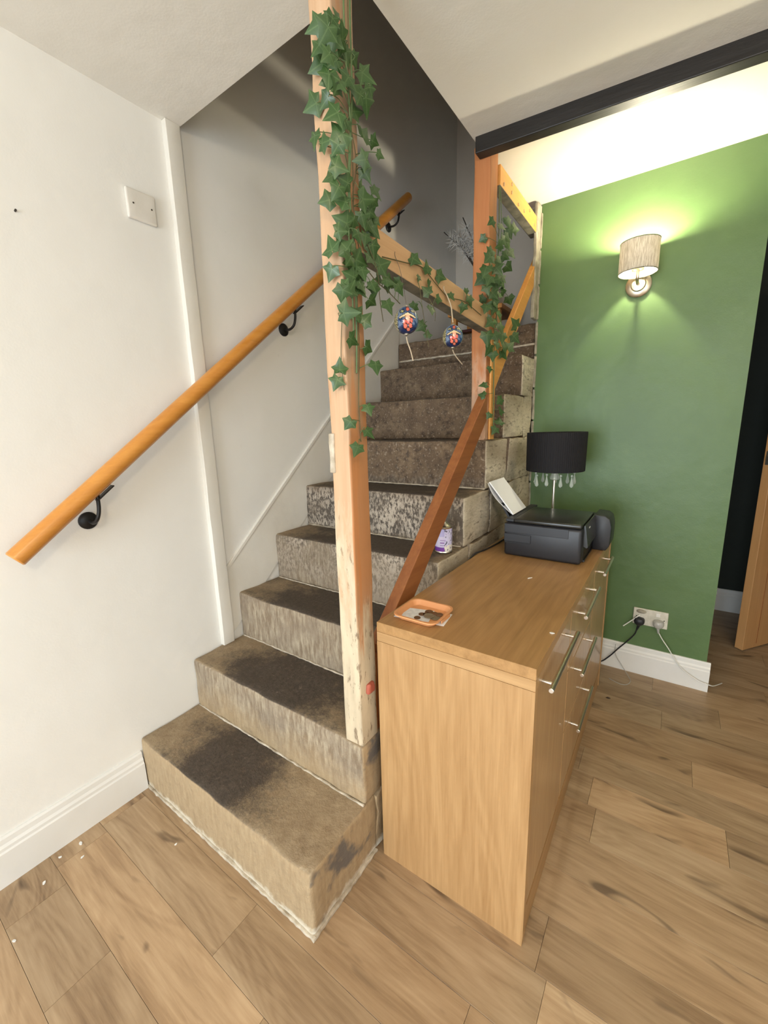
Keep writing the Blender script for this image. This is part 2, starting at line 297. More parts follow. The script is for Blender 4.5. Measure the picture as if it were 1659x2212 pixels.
# ------------------------------------------------------------------ mesh helpers
def box(bm, x0, x1, y0, y1, z0, z1, bev=0.0, seg=2):
    vs_ = [bm.verts.new((x, y, z)) for z in (z0, z1) for y in (y0, y1) for x in (x0, x1)]
    fs = [bm.faces.new([vs_[i] for i in q]) for q in ((0, 2, 3, 1), (4, 5, 7, 6), (0, 1, 5, 4), (2, 6, 7, 3), (0, 4, 6, 2), (1, 3, 7, 5))]
    if bev:
        es = list({e for f in fs for e in f.edges})
        bmesh.ops.bevel(bm, geom=es, offset=bev, segments=seg, affect='EDGES', profile=0.5)
def frame_of(d):
    d = d.normalized(); a = Vector((0, 0, 1)) if abs(d.z) < 0.9 else Vector((1, 0, 0))
    u = d.cross(a).normalized(); return u, d.cross(u).normalized()
def tube(bm, pts, r, seg=8, caps=True):
    pts = [Vector(p) for p in pts]; rs = r if isinstance(r, (list, tuple)) else [r] * len(pts)
    rings = []; u = None
    for i, p in enumerate(pts):
        d = (pts[min(i + 1, len(pts) - 1)] - pts[max(i - 1, 0)])
        if u is None: u, v = frame_of(d)
        else:
            dn = d.normalized(); u = (u - dn * u.dot(dn)).normalized(); v = dn.cross(u)
        rings.append([bm.verts.new(p + (u * math.cos(2 * PI * k / seg) + v * math.sin(2 * PI * k / seg)) * rs[i]) for k in range(seg)])
    for a, b_ in zip(rings, rings[1:]):
        for k in range(seg): bm.faces.new((a[k], a[(k + 1) % seg], b_[(k + 1) % seg], b_[k]))
    if caps: bm.faces.new(rings[0][::-1]); bm.faces.new(rings[-1])
def cyl(bm, p0, p1, r, seg=16, r2=None): tube(bm, [p0, p1], [r, r if r2 is None else r2], seg)
def lathe(bm, prof, c, seg=32, axis='z', closed=False):
    c = Vector(c); rings = []
    for r, h in prof:
        ring = []
        for k in range(seg):
            a = 2 * PI * k / seg; x, y = max(r, 1e-5) * math.cos(a), max(r, 1e-5) * math.sin(a)
            q = (x, y, h) if axis == 'z' else ((x, -h, y) if axis == '-y' else (h, x, y))
            ring.append(bm.verts.new(c + Vector(q)))
        rings.append(ring)
    pr = list(zip(rings, rings[1:])) + ([(rings[-1], rings[0])] if closed else [])
    for a, b_ in pr:
        for k in range(seg): bm.faces.new((a[k], a[(k + 1) % seg], b_[(k + 1) % seg], b_[k]))
    bmesh.ops.recalc_face_normals(bm, faces=bm.faces)
def prism(bm, poly, axis, a0, a1, bev=0.0):
    # poly in the two other axes (x: yz, y: xz, z: xy)
    f = {'x': lambda p, a: (a, p[0], p[1]), 'y': lambda p, a: (p[0], a, p[1]), 'z': lambda p, a: (p[0], p[1], a)}[axis]
    A = [bm.verts.new(f(p, a0)) for p in poly]; B = [bm.verts.new(f(p, a1)) for p in poly]; n = len(poly)
    fs = [bm.faces.new(A[::-1]), bm.faces.new(B)] + [bm.faces.new((A[i], A[(i + 1) % n], B[(i + 1) % n], B[i])) for i in range(n)]
    bmesh.ops.recalc_face_normals(bm, faces=bm.faces)
    if bev: bmesh.ops.bevel(bm, geom=list({e for q in fs for e in q.edges}), offset=bev, segments=2, affect='EDGES', profile=0.5)
def beam(bm, p0, p1, wdir, w_, t_, bev=0.0):
    # square bar from p0 to p1: wdir is the direction of its width, centred on the axis
    p0, p1 = Vector(p0), Vector(p1); d = (p1 - p0).normalized(); wd = Vector(wdir); wd = (wd - d * wd.dot(d)).normalized(); n = d.cross(wd)
    vs_ = [bm.verts.new(p + wd * (sw * w_ / 2) + n * (sn * t_ / 2)) for p in (p0, p1) for sw, sn in ((-1, -1), (1, -1), (1, 1), (-1, 1))]
    fs = [bm.faces.new([vs_[i] for i in q]) for q in ((3, 2, 1, 0), (4, 5, 6, 7), (0, 1, 5, 4), (1, 2, 6, 5), (2, 3, 7, 6), (3, 0, 4, 7))]
    bmesh.ops.recalc_face_normals(bm, faces=bm.faces)
    if bev: bmesh.ops.bevel(bm, geom=list({e for q in fs for e in q.edges}), offset=bev, segments=2, affect='EDGES', profile=0.5)
def rough_box(bm, x0, x1, y0, y1, z0, z1, r=0.008, amp=0.003, sc=14.0, step=0.035, seed=0.0, flat=''):
    def cuts(a, b_):
        n = max(2, int((b_ - a) / step)); c_ = [a, a + r * 0.5, a + r] + [a + r + (b_ - a - 2 * r) * i / n for i in range(1, n)] + [b_ - r, b_ - r * 0.5, b_]
        return c_
    X, Y, Z = cuts(x0, x1), cuts(y0, y1), cuts(z0, z1); V = {}
    def vert(i, j, k):
        if (i, j, k) in V: return V[(i, j, k)]
        p = Vector((X[i], Y[j], Z[k]))
        q = Vector((min(max(p.x, x0 + r), x1 - r), min(max(p.y, y0 + r), y1 - r), min(max(p.z, z0 + r), z1 - r)))
        d = p - q
        if d.length > 1e-9: p = q + d.normalized() * r
        s_ = Vector((seed, seed * 1.7, -seed))
        a = noise.noise_vector(p * sc + s_) * amp + noise.noise_vector(p * sc * 3.1 + s_) * amp * 0.4
        if 'b' in flat and k == 0: a.z = 0
        if 'l' in flat and i == 0: a.x = 0
        p += a; V[(i, j, k)] = bm.verts.new(p); return V[(i, j, k)]
    nx, ny, nz_ = len(X) - 1, len(Y) - 1, len(Z) - 1
    for i in range(nx):
        for j in range(ny):
            bm.faces.new((vert(i, j, 0), vert(i, j + 1, 0), vert(i + 1, j + 1, 0), vert(i + 1, j, 0)))
            bm.faces.new((vert(i, j, nz_), vert(i + 1, j, nz_), vert(i + 1, j + 1, nz_), vert(i, j + 1, nz_)))
    for i in range(nx):
        for k in range(nz_):
            bm.faces.new((vert(i, 0, k), vert(i + 1, 0, k), vert(i + 1, 0, k + 1), vert(i, 0, k + 1)))
            bm.faces.new((vert(i, ny, k), vert(i, ny, k + 1), vert(i + 1, ny, k + 1), vert(i + 1, ny, k)))
    for j in range(ny):
        for k in range(nz_):
            bm.faces.new((vert(0, j, k), vert(0, j, k + 1), vert(0, j + 1, k + 1), vert(0, j + 1, k)))
            bm.faces.new((vert(nx, j, k), vert(nx, j + 1, k), vert(nx, j + 1, k + 1), vert(nx, j, k + 1)))

ORG = {}
def obj(name, bm, m, parent=None, org=None, smooth=False):
    org = Vector(ORG.get(parent.name, (0, 0, 0))) if parent else Vector(org or (0, 0, 0))
    me = bpy.data.meshes.new(name)
    if org.length: bmesh.ops.translate(bm, verts=bm.verts, vec=-org)
    if smooth:
        for f in bm.faces: f.smooth = True
    bm.to_mesh(me); bm.free()
    for q in (m if isinstance(m, (list, tuple)) else [m]): me.materials.append(q)
    o = bpy.data.objects.new(name, me); C.objects.link(o)
    if smooth and smooth != 'all': me.set_sharp_from_angle(angle=math.radians(40))
    if parent: o.parent = parent
    else: o.location = org
    ORG[o.name] = org
    return o
def tag(o, label, cat, group=None, kind=None):
    o['label'] = label; o['category'] = cat
    if group: o['group'] = group
    if kind: o['kind'] = kind
    return o
def thing(name, label, cat, loc=(0, 0, 0), group=None):
    o = bpy.data.objects.new(name, None); C.objects.link(o); o.location = loc; o.empty_display_size = 0.05
    ORG[o.name] = Vector(loc); return tag(o, label, cat, group)
def struct(name, bm, m, parent=None, **kw):
    o = obj(name, bm, m, parent, **kw)
    if not parent: o['kind'] = 'structure'
    return o
def NB(): return bmesh.new()
def bx(*a, **k):
    bm = NB(); box(bm, *a, **k); return bm
def tb(*a, **k):
    bm = NB(); tube(bm, *a, **k); return bm
def spline(pts, n=6):
    P_ = [Vector(p) for p in pts]; out = []
    for i in range(len(P_) - 1):
        a, b_, c_, d = P_[max(i - 1, 0)], P_[i], P_[i + 1], P_[min(i + 2, len(P_) - 1)]
        for k in range(n):
            t = k / n
            out.append(0.5 * ((2 * b_) + (c_ - a) * t + (2 * a - 5 * b_ + 4 * c_ - d) * t * t + (3 * b_ - a - 3 * c_ + d) * t ** 3))
    return out + [P_[-1]]

# ================================================================== the setting
H = 2.2856
fl = struct('floor', bx(-0.05, 3.5, -3.3, 3.0, -0.06, -0.006), m_subfl)
PW, PY = 0.137, -0.165
# (row, x where a plank starts): joints the photograph shows
seen = {-2: (0.156, 0.44), -1: (0.08,), 0: (0.665,), 2: (1.36,), 7: (1.36, 1.735), 9: (1.655,), 11: (1.555,)}
tone = {(-1, 0.08): 1.16, (-2, 0.44): 0.94, (7, 1.36): 1.18, (9, 1.655): 1.10, (2, 1.36): 1.20, (11, 0.9): 1.1}
rr = random.Random(4)
for k in range(-21, 23):
    y0 = PY + PW * k
    js = sorted(seen.get(k, ())); xs = list(js) if js else [rr.uniform(0.1, 0.9)]
    while xs[-1] < 3.5: xs.append(xs[-1] + rr.choice((0.62, 0.78, 0.92)))
    while xs[0] > 0: xs.insert(0, xs[0] - rr.choice((0.62, 0.78, 0.92)))
    for a, b_ in zip(xs, xs[1:]):
        c_ = max(a, -0.0); d_ = min(b_, 3.45)
        if d_ - c_ < 0.01 or y0 > 2.87: continue
        bm = NB(); box(bm, 0, d_ - c_ - 0.0007, 0, PW - 0.0007, -0.006, 0, 0.0004, 1)
        me = bpy.data.meshes.new('plank'); bm.to_mesh(me); bm.free(); me.materials.append(m_plank)
        o = bpy.data.objects.new('plank', me); C.objects.link(o); o.parent = fl; o.location = (c_, y0, 0)
        t = tone.get((k, a), rr.uniform(0.89, 1.09)); g = rr.uniform(-0.025, 0.025)
        o.color = (t * (1 + g), t, t * (1 - g), 1)

wl_ = struct('wall_left', bx(-0.12, 0, -3.3, 2.72, 0, 4.3), m_wall)
obj('nail', tb([(-0.004, -0.084, 1.858), (0.007, -0.084, 1.860)], 0.0025, 8), m_screw, wl_)
# ceiling, one connected sheet with the stair opening left out
bm = NB()
gx = [0.0, 0.79, 3.5]; gy_ = [-3.3, 0.412, 1.16, 1.765, 3.0]; gz = [H, H, H, 2.314, 2.318]
lo_, hi_ = {}, {}
for i, x in enumerate(gx):
    for j, y in enumerate(gy_):
        lo_[i, j] = bm.verts.new((x, y, gz[j])); hi_[i, j] = bm.verts.new((x, y, 2.40))
cells = {(0, 0)} | {(1, j) for j in range(4)}
for (i, j) in cells:
    bm.faces.new((lo_[i, j], lo_[i, j + 1], lo_[i + 1, j + 1], lo_[i + 1, j])); bm.faces.new((hi_[i, j], hi_[i + 1, j], hi_[i + 1, j + 1], hi_[i, j + 1]))
    for (di, dj, a, b_) in ((-1, 0, (i, j), (i, j + 1)), (1, 0, (i + 1, j), (i + 1, j + 1)), (0, -1, (i, j), (i + 1, j)), (0, 1, (i, j + 1), (i + 1, j + 1))):
        if (i + di, j + dj) not in cells: bm.faces.new((lo_[a], lo_[b_], hi_[b_], hi_[a]))
bmesh.ops.delete(bm, geom=[v_ for v_ in bm.verts if not v_.link_faces], context='VERTS')
bmesh.ops.recalc_face_normals(bm, faces=bm.faces)
struct('ceiling', bm, m_ceil)
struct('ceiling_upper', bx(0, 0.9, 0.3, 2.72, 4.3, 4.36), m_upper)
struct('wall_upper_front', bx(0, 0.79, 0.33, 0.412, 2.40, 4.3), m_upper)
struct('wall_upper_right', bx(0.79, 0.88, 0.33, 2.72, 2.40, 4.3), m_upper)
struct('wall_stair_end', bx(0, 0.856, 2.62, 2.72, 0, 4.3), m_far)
struct('wall_stair_right', bx(0.856, 0.95, 1.9, 2.89, 0, 2.40), m_wall)
wb = struct('wall_back', bx(0.856, 1.712, 1.765, 1.9, 0, 2.40), m_green)
bm = NB(); rough_box(bm, 0.838, 0.8555, 1.700, 1.764, 1.79, 2.305, 0.005, 0.004, 16, 0.04, 3.0)
obj('plaster_jamb', bm, m_rough, wb)
for k in range(9):
    bm = NB(); z0 = 0.80 + k * 0.165; rough_box(bm, 0.850, 0.862, 1.757, 1.771, z0, z0 + 0.155, 0.004, 0.003, 40, 0.03, k)
    obj('plaster_edge', bm, m_rough, wb)
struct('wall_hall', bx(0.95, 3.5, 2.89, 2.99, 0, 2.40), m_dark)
struct('wall_hall_light_block', bx(2.55, 3.5, 1.765, 1.9, 0, 2.40), m_green)  # unseen wall, added to keep daylight out of the hall
bm = NB(); Yr = [-3.3, -2.46, -0.94, 2.99]; Zr = [0, 0.33, 1.67, 2.40]
for xx in (3.45, 3.57):
    g_ = {(i, k): bm.verts.new((xx, Yr[i], Zr[k])) for i in range(4) for k in range(4)}
    for i in range(3):
        for k in range(3):
            if (i, k) != (1, 1): bm.faces.new((g_[i, k], g_[i + 1, k], g_[i + 1, k + 1], g_[i, k + 1]))
bmesh.ops.recalc_face_normals(bm, faces=bm.faces)
struct('wall_right', bm, m_wall)
w2 = struct('window_2', bx(3.45, 3.55, -2.46, -0.94, 0.30, 0.33), m_base)
obj('pane', bx(3.508, 3.512, -2.44, -0.96, 0.34, 1.65), m_pane, w2); obj('window_head', bx(3.49, 3.53, -2.46, -0.94, 1.64, 1.67), m_base, w2)
for y in (-2.46, -0.97): obj('window_stile', bx(3.49, 3.53, y, y + 0.03, 0.33, 1.64), m_base, w2)
# rear wall with a glazed opening that gives the room its daylight (behind the camera)
bm = NB()
fr = [(-0.05, -3.2), (3.5, -3.2)]
X_ = [-0.05, 0.18, 1.72, 3.5]; Z_ = [0, 0.22, 1.9, 2.40]
for yy in (-3.2, -3.3):
    g_ = {(i, k): bm.verts.new((X_[i], yy, Z_[k])) for i in range(4) for k in range(4)}
    for i in range(3):
        for k in range(3):
            if (i, k) != (1, 1): bm.faces.new((g_[i, k], g_[i + 1, k], g_[i + 1, k + 1], g_[i, k + 1]))
bmesh.ops.recalc_face_normals(bm, faces=bm.faces)
struct('wall_rear', bm, m_wall)
win = struct('window_1', bx(0.18, 1.72, -3.30, -3.20, 0.19, 0.22), m_base)
obj('pane', bx(0.20, 0.94, -3.262, -3.258, 0.24, 1.88), m_pane, win); obj('pane', bx(0.96, 1.70, -3.262, -3.258, 0.24, 1.88), m_pane, win)
for a, b_, c_, d_ in ((0.18, 0.22, 0.22, 1.9), (0.93, 0.97, 0.22, 1.9), (1.68, 1.72, 0.22, 1.9)):
    obj('window_stile', bx(a, b_, -3.28, -3.24, c_, d_), m_base, win)
obj('window_head', bx(0.18, 1.72, -3.28, -3.24, 1.86, 1.9), m_base, win)
# skirting boards, corner batten and the bead along the stair string
def skirt(name, ax, a0, a1, off, sgn, h=0.148):
    pr_ = [(0, 0), (0.019, 0), (0.019, h * 0.70), (0.0155, h * 0.735), (0.0155, h * 0.80), (0.011, h * 0.855), (0.010, h * 0.96), (0.006, h), (0, h)]
    bm = NB(); prism(bm, [(off + sgn * p, q) for p, q in pr_], ax, a0, a1); return struct(name, bm, m_base)
skirt('baseboard_left', 'y', -3.2, -0.004, 0.0, 1)
skirt('baseboard_back', 'x', 0.90, 1.728, 1.765, -1, 0.145)
skirt('baseboard_hall', 'x', 0.96, 3.45, 2.89, -1, 0.15)
skirt('baseboard_right', 'y', -3.2, 1.765, 3.45, -1)
bm = NB(); rough_box(bm, -0.004, 0.022, 0.358, 0.409, 0.397, H, 0.0025, 0.0015, 9, 0.06, 2.0); struct('trim_1', bm, m_trim, smooth=True)
bm = NB(); prism(bm, [(0.412, 0.700), (1.80, 1.956), (1.80, 1.976), (0.412, 0.720)], 'x', -0.002, 0.010, 0.002); struct('trim_2', bm, m_trim)
bm = NB(); prism(bm, [(0.412, 0.42), (1.76, 1.62), (1.80, 1.958), (0.412, 0.702)], 'x', -0.002, 0.006); struct('trim_3', bm, m_trim)

# door in the hall, standing open towards the room
dr = struct('door_1', bx(-0.001, 0.001, -0.001, 0.001, 0.02, 0.021), m_door, org=(0, 0, 0))
bpy.data.objects.remove(dr)
a_ = Vector((1.907, 2.286, 0)); dd = Vector((0.604, 0.797, 0)); nn = Vector((-0.797, 0.604, 0))
def leaf_box(u0, u1, v0, v1, z0, z1, bev=0.0):
    bm = NB(); box(bm, u0, u1, v0, v1, z0, z1, bev)
    for v_ in bm.verts:
        p = a_ + dd * v_.co.x + nn * v_.co.y; v_.co = Vector((p.x, p.y, v_.co.z))
    return bm
dr = struct('door_1', leaf_box(0, 0.735, 0, 0.040, 0.008, 1.981, 0.002), m_door)
for u in (0.105, 0.36, 0.62):
    obj('door_groove', leaf_box(u, u + 0.004, -0.0012, 0.0004, 0.03, 1.96), m_brace, dr)
obj('latch_plate', leaf_box(-0.0015, 0.0, 0.009, 0.031, 1.035, 1.105), m_chrome, dr)
obj('latch_bolt', leaf_box(-0.008, -0.001, 0.013, 0.027, 1.058, 1.082), m_chrome, dr)
hb = NB(); tube(hb, [a_ + dd * 0.06 + nn * -0.001 + Vector((0, 0, 1.07)), a_ + dd * 0.06 - nn * 0.05 + Vector((0, 0, 1.07)), a_ + dd * 0.17 - nn * 0.05 + Vector((0, 0, 1.07))], 0.009, 10); obj('door_handle', hb, m_chrome, dr)
# black ceiling beam
bm = NB(); prism(bm, [(0.800, 1.069), (3.45, 1.329), (3.45, 1.374), (0.800, 1.1145)], 'z', H - 0.052, H + 0.004, 0.003)
tag(obj('ceiling_beam', bm, m_beam, org=(0.8, 1.09, H)), 'black painted ceiling beam running to the right from the far post', 'beam')

# ================================================================== stone staircase
hs = [0, 0.196, 0.395, 0.5919, 0.8041, 1.0024, 1.2101, 1.4082, 1.6061, 1.7844]
ys = [0, 0.228, 0.4627, 0.6841, 0.8971, 1.1186, 1.3277, 1.5691, 1.7775]
st = thing('stone_staircase', 'worn bare stone staircase climbing between white wall and timber posts', 'staircase')
sr = random.Random(9)
for i in range(9):
    bm = NB(); y1 = ys[i + 1] + 0.055 if i < 8 else 2.615
    rough_box(bm, 0.001, 0.85, ys[i], y1, hs[i], hs[i + 1], 0.011, 0.0042, 11, 0.03, i * 3.3, 'bl')
    obj('step', bm, m_stone, st, smooth=True)
    ya = y1 - 0.004
    while i < 8 and ya < 1.74:
        yb = min(ya + sr.uniform(0.30, 0.60), 1.758)
        if 1.758 - yb < 0.15: yb = 1.758
        bm = NB(); rough_box(bm, 0.62, 0.852 + sr.uniform(-0.003, 0.004), ya, yb - 0.0005, hs[i] + 0.0003, hs[i + 1] - 0.0003, 0.0035, 0.010, 11, 0.03, i + ya * 7)
        obj('side_stone', bm, m_stone, st, smooth=True); ya = yb
for k, (a, b_, c_, d_, z) in enumerate(((0.004, 0.856, -0.006, 0.004, 0.0), (0.847, 0.857, -0.004, 0.272, 0.0), (0.01, 0.846, 0.224, 0.231, hs[1]), (0.01, 0.780, 0.459, 0.466, hs[2]), (0.01, 0.800, 0.681, 0.687, hs[3]), (0.01, 0.840, 0.893, 0.900, hs[4]))):
    bm = NB(); rough_box(bm, a, b_, c_, d_, z, z + (0.009 if k < 2 else 0.005), 0.002, 0.0026, 60, 0.012, k * 2.0, 'b'); obj('filler_bead', bm, m_mortar, st, smooth=True)
bm = NB(); rough_box(bm, 0.01, 0.846, 1.771, 1.782, 1.672, 1.682, 0.003, 0.003, 40, 0.02, 8.0); obj('mortar_joint', bm, m_mortar, st, smooth=True)
bm = NB(); rough_box(bm, 0.02, 0.846, 1.112, 1.123, 1.004, 1.010, 0.002, 0.002, 40, 0.02, 9.0); obj('mortar_joint', bm, m_mortar, st, smooth=True)

# ================================================================== timber frame
p1 = thing('timber_post', 'stripped pale pine post with ivy, standing on the second step', 'post', (0.82, 0.265, 0.395))
bm = NB(); rough_box(bm, 0.7885, 0.850, 0.228, 0.302, 0.395, 2.283, 0.006, 0.0032, 7, 0.05, 4.0, 'b'); obj('shaft', bm, m_post, p1, smooth=True)
bm = NB(); rough_box(bm, 0.806, 0.846, 0.3045, 0.324, 0.398, 0.64, 0.004, 0.002, 12, 0.05, 6.0); obj('batten', bm, m_brace, p1, smooth=True)['label'] = 'dark brown batten behind the foot of the post'
bm = NB(); rough_box(bm, 0.844, 0.861, 0.252, 0.285, 0.548, 0.580, 0.008, 0.004, 40, 0.01, 2.0); obj('paint_blob', bm, m_redpaint, p1, smooth=True)['label'] = 'lump of old red paint'
bm = NB(); rough_box(bm, 0.7865, 0.803, 0.2235, 0.232, 1.165, 1.262, 0.003, 0.002, 30, 0.02, 3.0); obj('splinter', bm, m_mortar, p1, smooth=True)
p2 = thing('timber_post', 'orange pine post under the end of the black beam', 'post', (0.81, 1.158, 1.2101))
bm = NB(); rough_box(bm, 0.776, 0.842, 1.1186, 1.196, 1.2101, 2.283, 0.006, 0.0028, 7, 0.05, 7.0, 'b'); obj('shaft', bm, m_post2, p2, smooth=True)
bm = NB(); rough_box(bm, 0.8425, 0.852, 1.148, 1.197, 1.2115, 1.62, 0.003, 0.002, 9, 0.05, 1.0); obj('batten', bm, m_hdr, p2, smooth=True)['label'] = 'lighter pine batten down the outer face'
def board(name, poly, x0, x1, m, label, cat, mould=False):
    bm = NB(); prism(bm, poly, 'x', x0, x1, 0.003)
    n_ = [len(bm.faces)]
    ms_ = [m, m_mould]
    bm.normal_update()
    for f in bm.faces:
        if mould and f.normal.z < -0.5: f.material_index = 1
    o = obj(name, bm, ms_, org=(x1, poly[0][0], poly[0][1])); return tag(o, label, cat)
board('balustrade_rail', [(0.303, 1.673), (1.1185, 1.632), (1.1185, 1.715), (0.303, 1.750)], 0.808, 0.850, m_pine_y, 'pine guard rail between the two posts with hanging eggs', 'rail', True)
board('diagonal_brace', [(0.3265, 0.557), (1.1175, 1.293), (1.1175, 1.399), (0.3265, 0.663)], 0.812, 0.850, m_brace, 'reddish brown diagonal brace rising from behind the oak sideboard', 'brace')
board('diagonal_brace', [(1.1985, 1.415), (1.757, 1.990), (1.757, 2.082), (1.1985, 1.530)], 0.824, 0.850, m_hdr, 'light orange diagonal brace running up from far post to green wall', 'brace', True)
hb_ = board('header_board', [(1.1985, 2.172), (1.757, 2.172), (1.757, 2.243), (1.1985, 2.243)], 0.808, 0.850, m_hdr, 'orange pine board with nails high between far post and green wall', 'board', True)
for (y, z) in ((1.235, 2.187), (1.33, 2.196), (1.33, 2.226), (1.42, 2.186), (1.50, 2.19), (1.58, 2.222), (1.66, 2.19)):
    o = obj('nail', bx(-0.006, 0.004, -0.0022, 0.0022, -0.006, 0.006), m_chrome, None); o.parent = hb_; o.location = Vector((0.850, y, z)) - hb_.location

# handrail on the left wall
hr = thing('handrail', 'round varnished orange pine handrail sloping up the white wall', 'handrail', (0.07, -0.245, 0.955))
A_, B_ = Vector((0.07, -0.247, 0.953)), Vector((0.07, 1.812, 2.596)); dr_ = (B_ - A_).normalized()
bm = NB(); n_ = 40; tube(bm, [A_, A_ + dr_ * 0.003] + [A_.lerp(B_, (k + 0.5) / n_) for k in range(n_)] + [B_ - dr_ * 0.003, B_], [0.0235] + [0.0262] * (n_ + 2) + [0.0235], 24)
obj('rail', bm, m_rail, hr, smooth=True)
for (y, z) in ((-0.042, 1.012), (0.828, 1.714), (1.696, 2.418)):
    bm = NB(); lathe(bm, [(0.0, 0.0), (0.027, 0.0), (0.027, 0.005), (0.022, 0.009), (0.010, 0.012), (0.0, 0.012)], (0, y, z), 24, 'x')
    bk = obj('bracket_rose', bm, m_iron, hr, smooth=True)
    t_ = (y + 0.012 - A_.y) / (B_.y - A_.y); pr_ = A_.lerp(B_, t_)
    bm = NB(); tube(bm, spline([(0.008, y, z), (0.040, y, z - 0.004), (0.064, y + 0.004, z + 0.010), (0.070, y + 0.010, z + 0.040), (0.070, y + 0.012, pr_.z - 0.030)], 5), 0.0055, 10)
    obj('bracket_arm', bm, m_iron, bk, smooth=True)
    bm = NB(); beam(bm, pr_ + Vector((0, 0.021, -0.0265)) - dr_ * 0.032, pr_ + Vector((0, 0.021, -0.0265)) + dr_ * 0.032, (1, 0, 0), 0.022, 0.004, 0.001)
    obj('bracket_saddle', bm, m_iron, bk)
# blank plate on the left wall
pl = thing('blank_switch_plate', 'square painted over blank plate with two screws on white wall', 'switch plate', (0, 0.25, 1.99))
bm = NB(); rough_box(bm, 0.0, 0.013, 0.205, 0.297, 1.945, 2.033, 0.006, 0.0012, 30, 0.02, 2.0, 'l'); obj('plate', bm, m_plate, pl, smooth=True)
for y in (0.224, 0.281):
    bm = NB(); lathe(bm, [(0, 0.0), (0.0028, 0.0), (0.0022, 0.0012), (0, 0.0014)], (0.0135, y, 1.990), 10, 'x'); obj('screw', bm, m_screw, pl)

# ================================================================== sideboard
X0, X1, Y0, Y1, ZT = 0.8765, 1.2937, 0.277, 1.55, 0.763
sb = thing('sideboard', 'light oak veneer sideboard with chrome bar handles beside the staircase', 'sideboard', (1.085, 0.91, 0))
bm = NB(); box(bm, X0, X1, Y0, Y1, 0.7355, ZT, 0.001, 1); obj('top', bm, m_oak_y, sb)
bm = NB(); box(bm, X0, X1, Y0, Y0 + 0.03, 0.7085, 0.735, 0.0006, 1); obj('top_edging', bm, m_oak_x, sb)
bm = NB(); prism(bm, [(X0, 0), (X1 - 0.002, 0), (X1, 0.03), (X1, 0.7078), (X0, 0.7078)], 'y', Y0, Y0 + 0.019); obj('end_panel', bm, m_oak_z, sb)
bm = NB(); box(bm, X0, X1, Y1 - 0.019, Y1, 0, 0.735, 0.0006, 1); obj('end_panel', bm, m_oak_z, sb)
obj('back_panel', bx(X0 + 0.001, X0 + 0.006, Y0 + 0.0195, Y1 - 0.0195, 0.05, 0.735), m_oak_z, sb)
obj('bottom_shelf', bx(X0 + 0.007, X1 - 0.050, Y0 + 0.0195, Y1 - 0.0195, 0.0845, 0.089), m_oak_y, sb)
obj('plinth', bx(X1 - 0.022, X1 - 0.004, Y0 + 0.0195, Y1 - 0.0195, 0.0, 0.084), m_oak_y, sb)
obj('divider', bx(X0 + 0.01, X1 - 0.022, 0.658, 0.676, 0.0895, 0.734), m_oak_z, sb)
obj('divider', bx(X0 + 0.01, X1 - 0.022, 1.093, 1.111, 0.0895, 0.734), m_oak_z, sb)
def front(kind, y0, y1, z0, z1, hy0, hy1, hz):
    bm = NB(); box(bm, X1 - 0.020, X1 - 0.003, y0, y1, z0, z1, 0.0018, 2); f = obj(kind, bm, m_oak_f, sb)
    bm = NB(); hx = X1 + 0.024
    tube(bm, [(hx, hy0, hz), (hx, hy0 + 0.001, hz), (hx, hy1 - 0.001, hz), (hx, hy1, hz)], [0.0048, 0.006, 0.006, 0.0048], 16)
    h_ = obj('handle', bm, m_chrome, f, smooth=True)
    return f
front('door', Y0 + 0.0215, 0.6640, 0.0955, 0.7290, 0.312, 0.621, 0.700)
front('drawer', 0.6700, 1.0985, 0.5465, 0.7320, 0.745, 1.025, 0.692)
front('drawer', 0.6700, 1.0985, 0.3365, 0.5415, 0.755, 1.035, 0.493)
front('drawer', 0.6700, 1.0985, 0.0955, 0.3320, 0.765, 1.045, 0.285)
front('door', 1.1045, Y1 - 0.0215, 0.0955, 0.7310, 1.150, 1.400, 0.700)
for f in [o for o in list(C.objects) if o.parent == sb and o.name.split('.')[0] in ('door', 'drawer')]:
    h_ = f.children[0]; ysv = [v_.co.y for v_ in h_.data.vertices]; zc = sum(v_.co.z for v_ in h_.data.vertices) / len(ysv)
    for y in (min(ysv) + 0.030, max(ysv) - 0.030):
        bm = NB(); o_ = ORG[sb.name]; cyl(bm, (X1 - 0.003, y + o_.y, zc + o_.z), (X1 + 0.0195, y + o_.y, zc + o_.z), 0.0042, 12)
        obj('handle_post', bm, m_chrome, f, smooth=True)

# ================================================================== printer with paper
pr = thing('printer', 'black ink tank printer standing on the oak sideboard', 'printer', (1.11, 1.2, ZT))
bm = NB(); box(bm, 0.968, 1.250, 1.020, 1.385, 0.7635, 0.896, 0.012, 4); 
obj('body', bm, m_blackp, pr, smooth=True)
bm = NB(); box(bm, 1.004, 1.246, 1.022, 1.300, 0.897, 0.913, 0.005, 3); obj('scanner_lid', bm, m_blackg, pr, smooth=True)
obj('feed_cover', bx(0.970, 1.002, 1.030, 1.372, 0.897, 0.910, 0.003), m_blackp, pr)
obj('side_panel', bx(0.970, 1.205, 1.0175, 1.0215, 0.858, 0.892, 0.001), m_blackp, pr)
obj('grip_panel', bx(0.970, 1.072, 1.0165, 1.0215, 0.822, 0.853, 0.001), m_blackp, pr)
obj('grip_recess', bx(0.972, 1.070, 1.0188, 1.0215, 0.815, 0.8215), m_blackd, pr)  # flat strip, the recess shade painted as near black
bm = NB(); prism(bm, [(1.2495, 0.828), (1.262, 0.822), (1.266, 0.826), (1.254, 0.905), (1.2495, 0.905)], 'y', 1.055, 1.285); obj('control_panel', bm, m_blackg, pr)
obj('badge', bx(1.2575, 1.2586, 1.118, 1.136, 0.884, 0.889), m_white, pr)
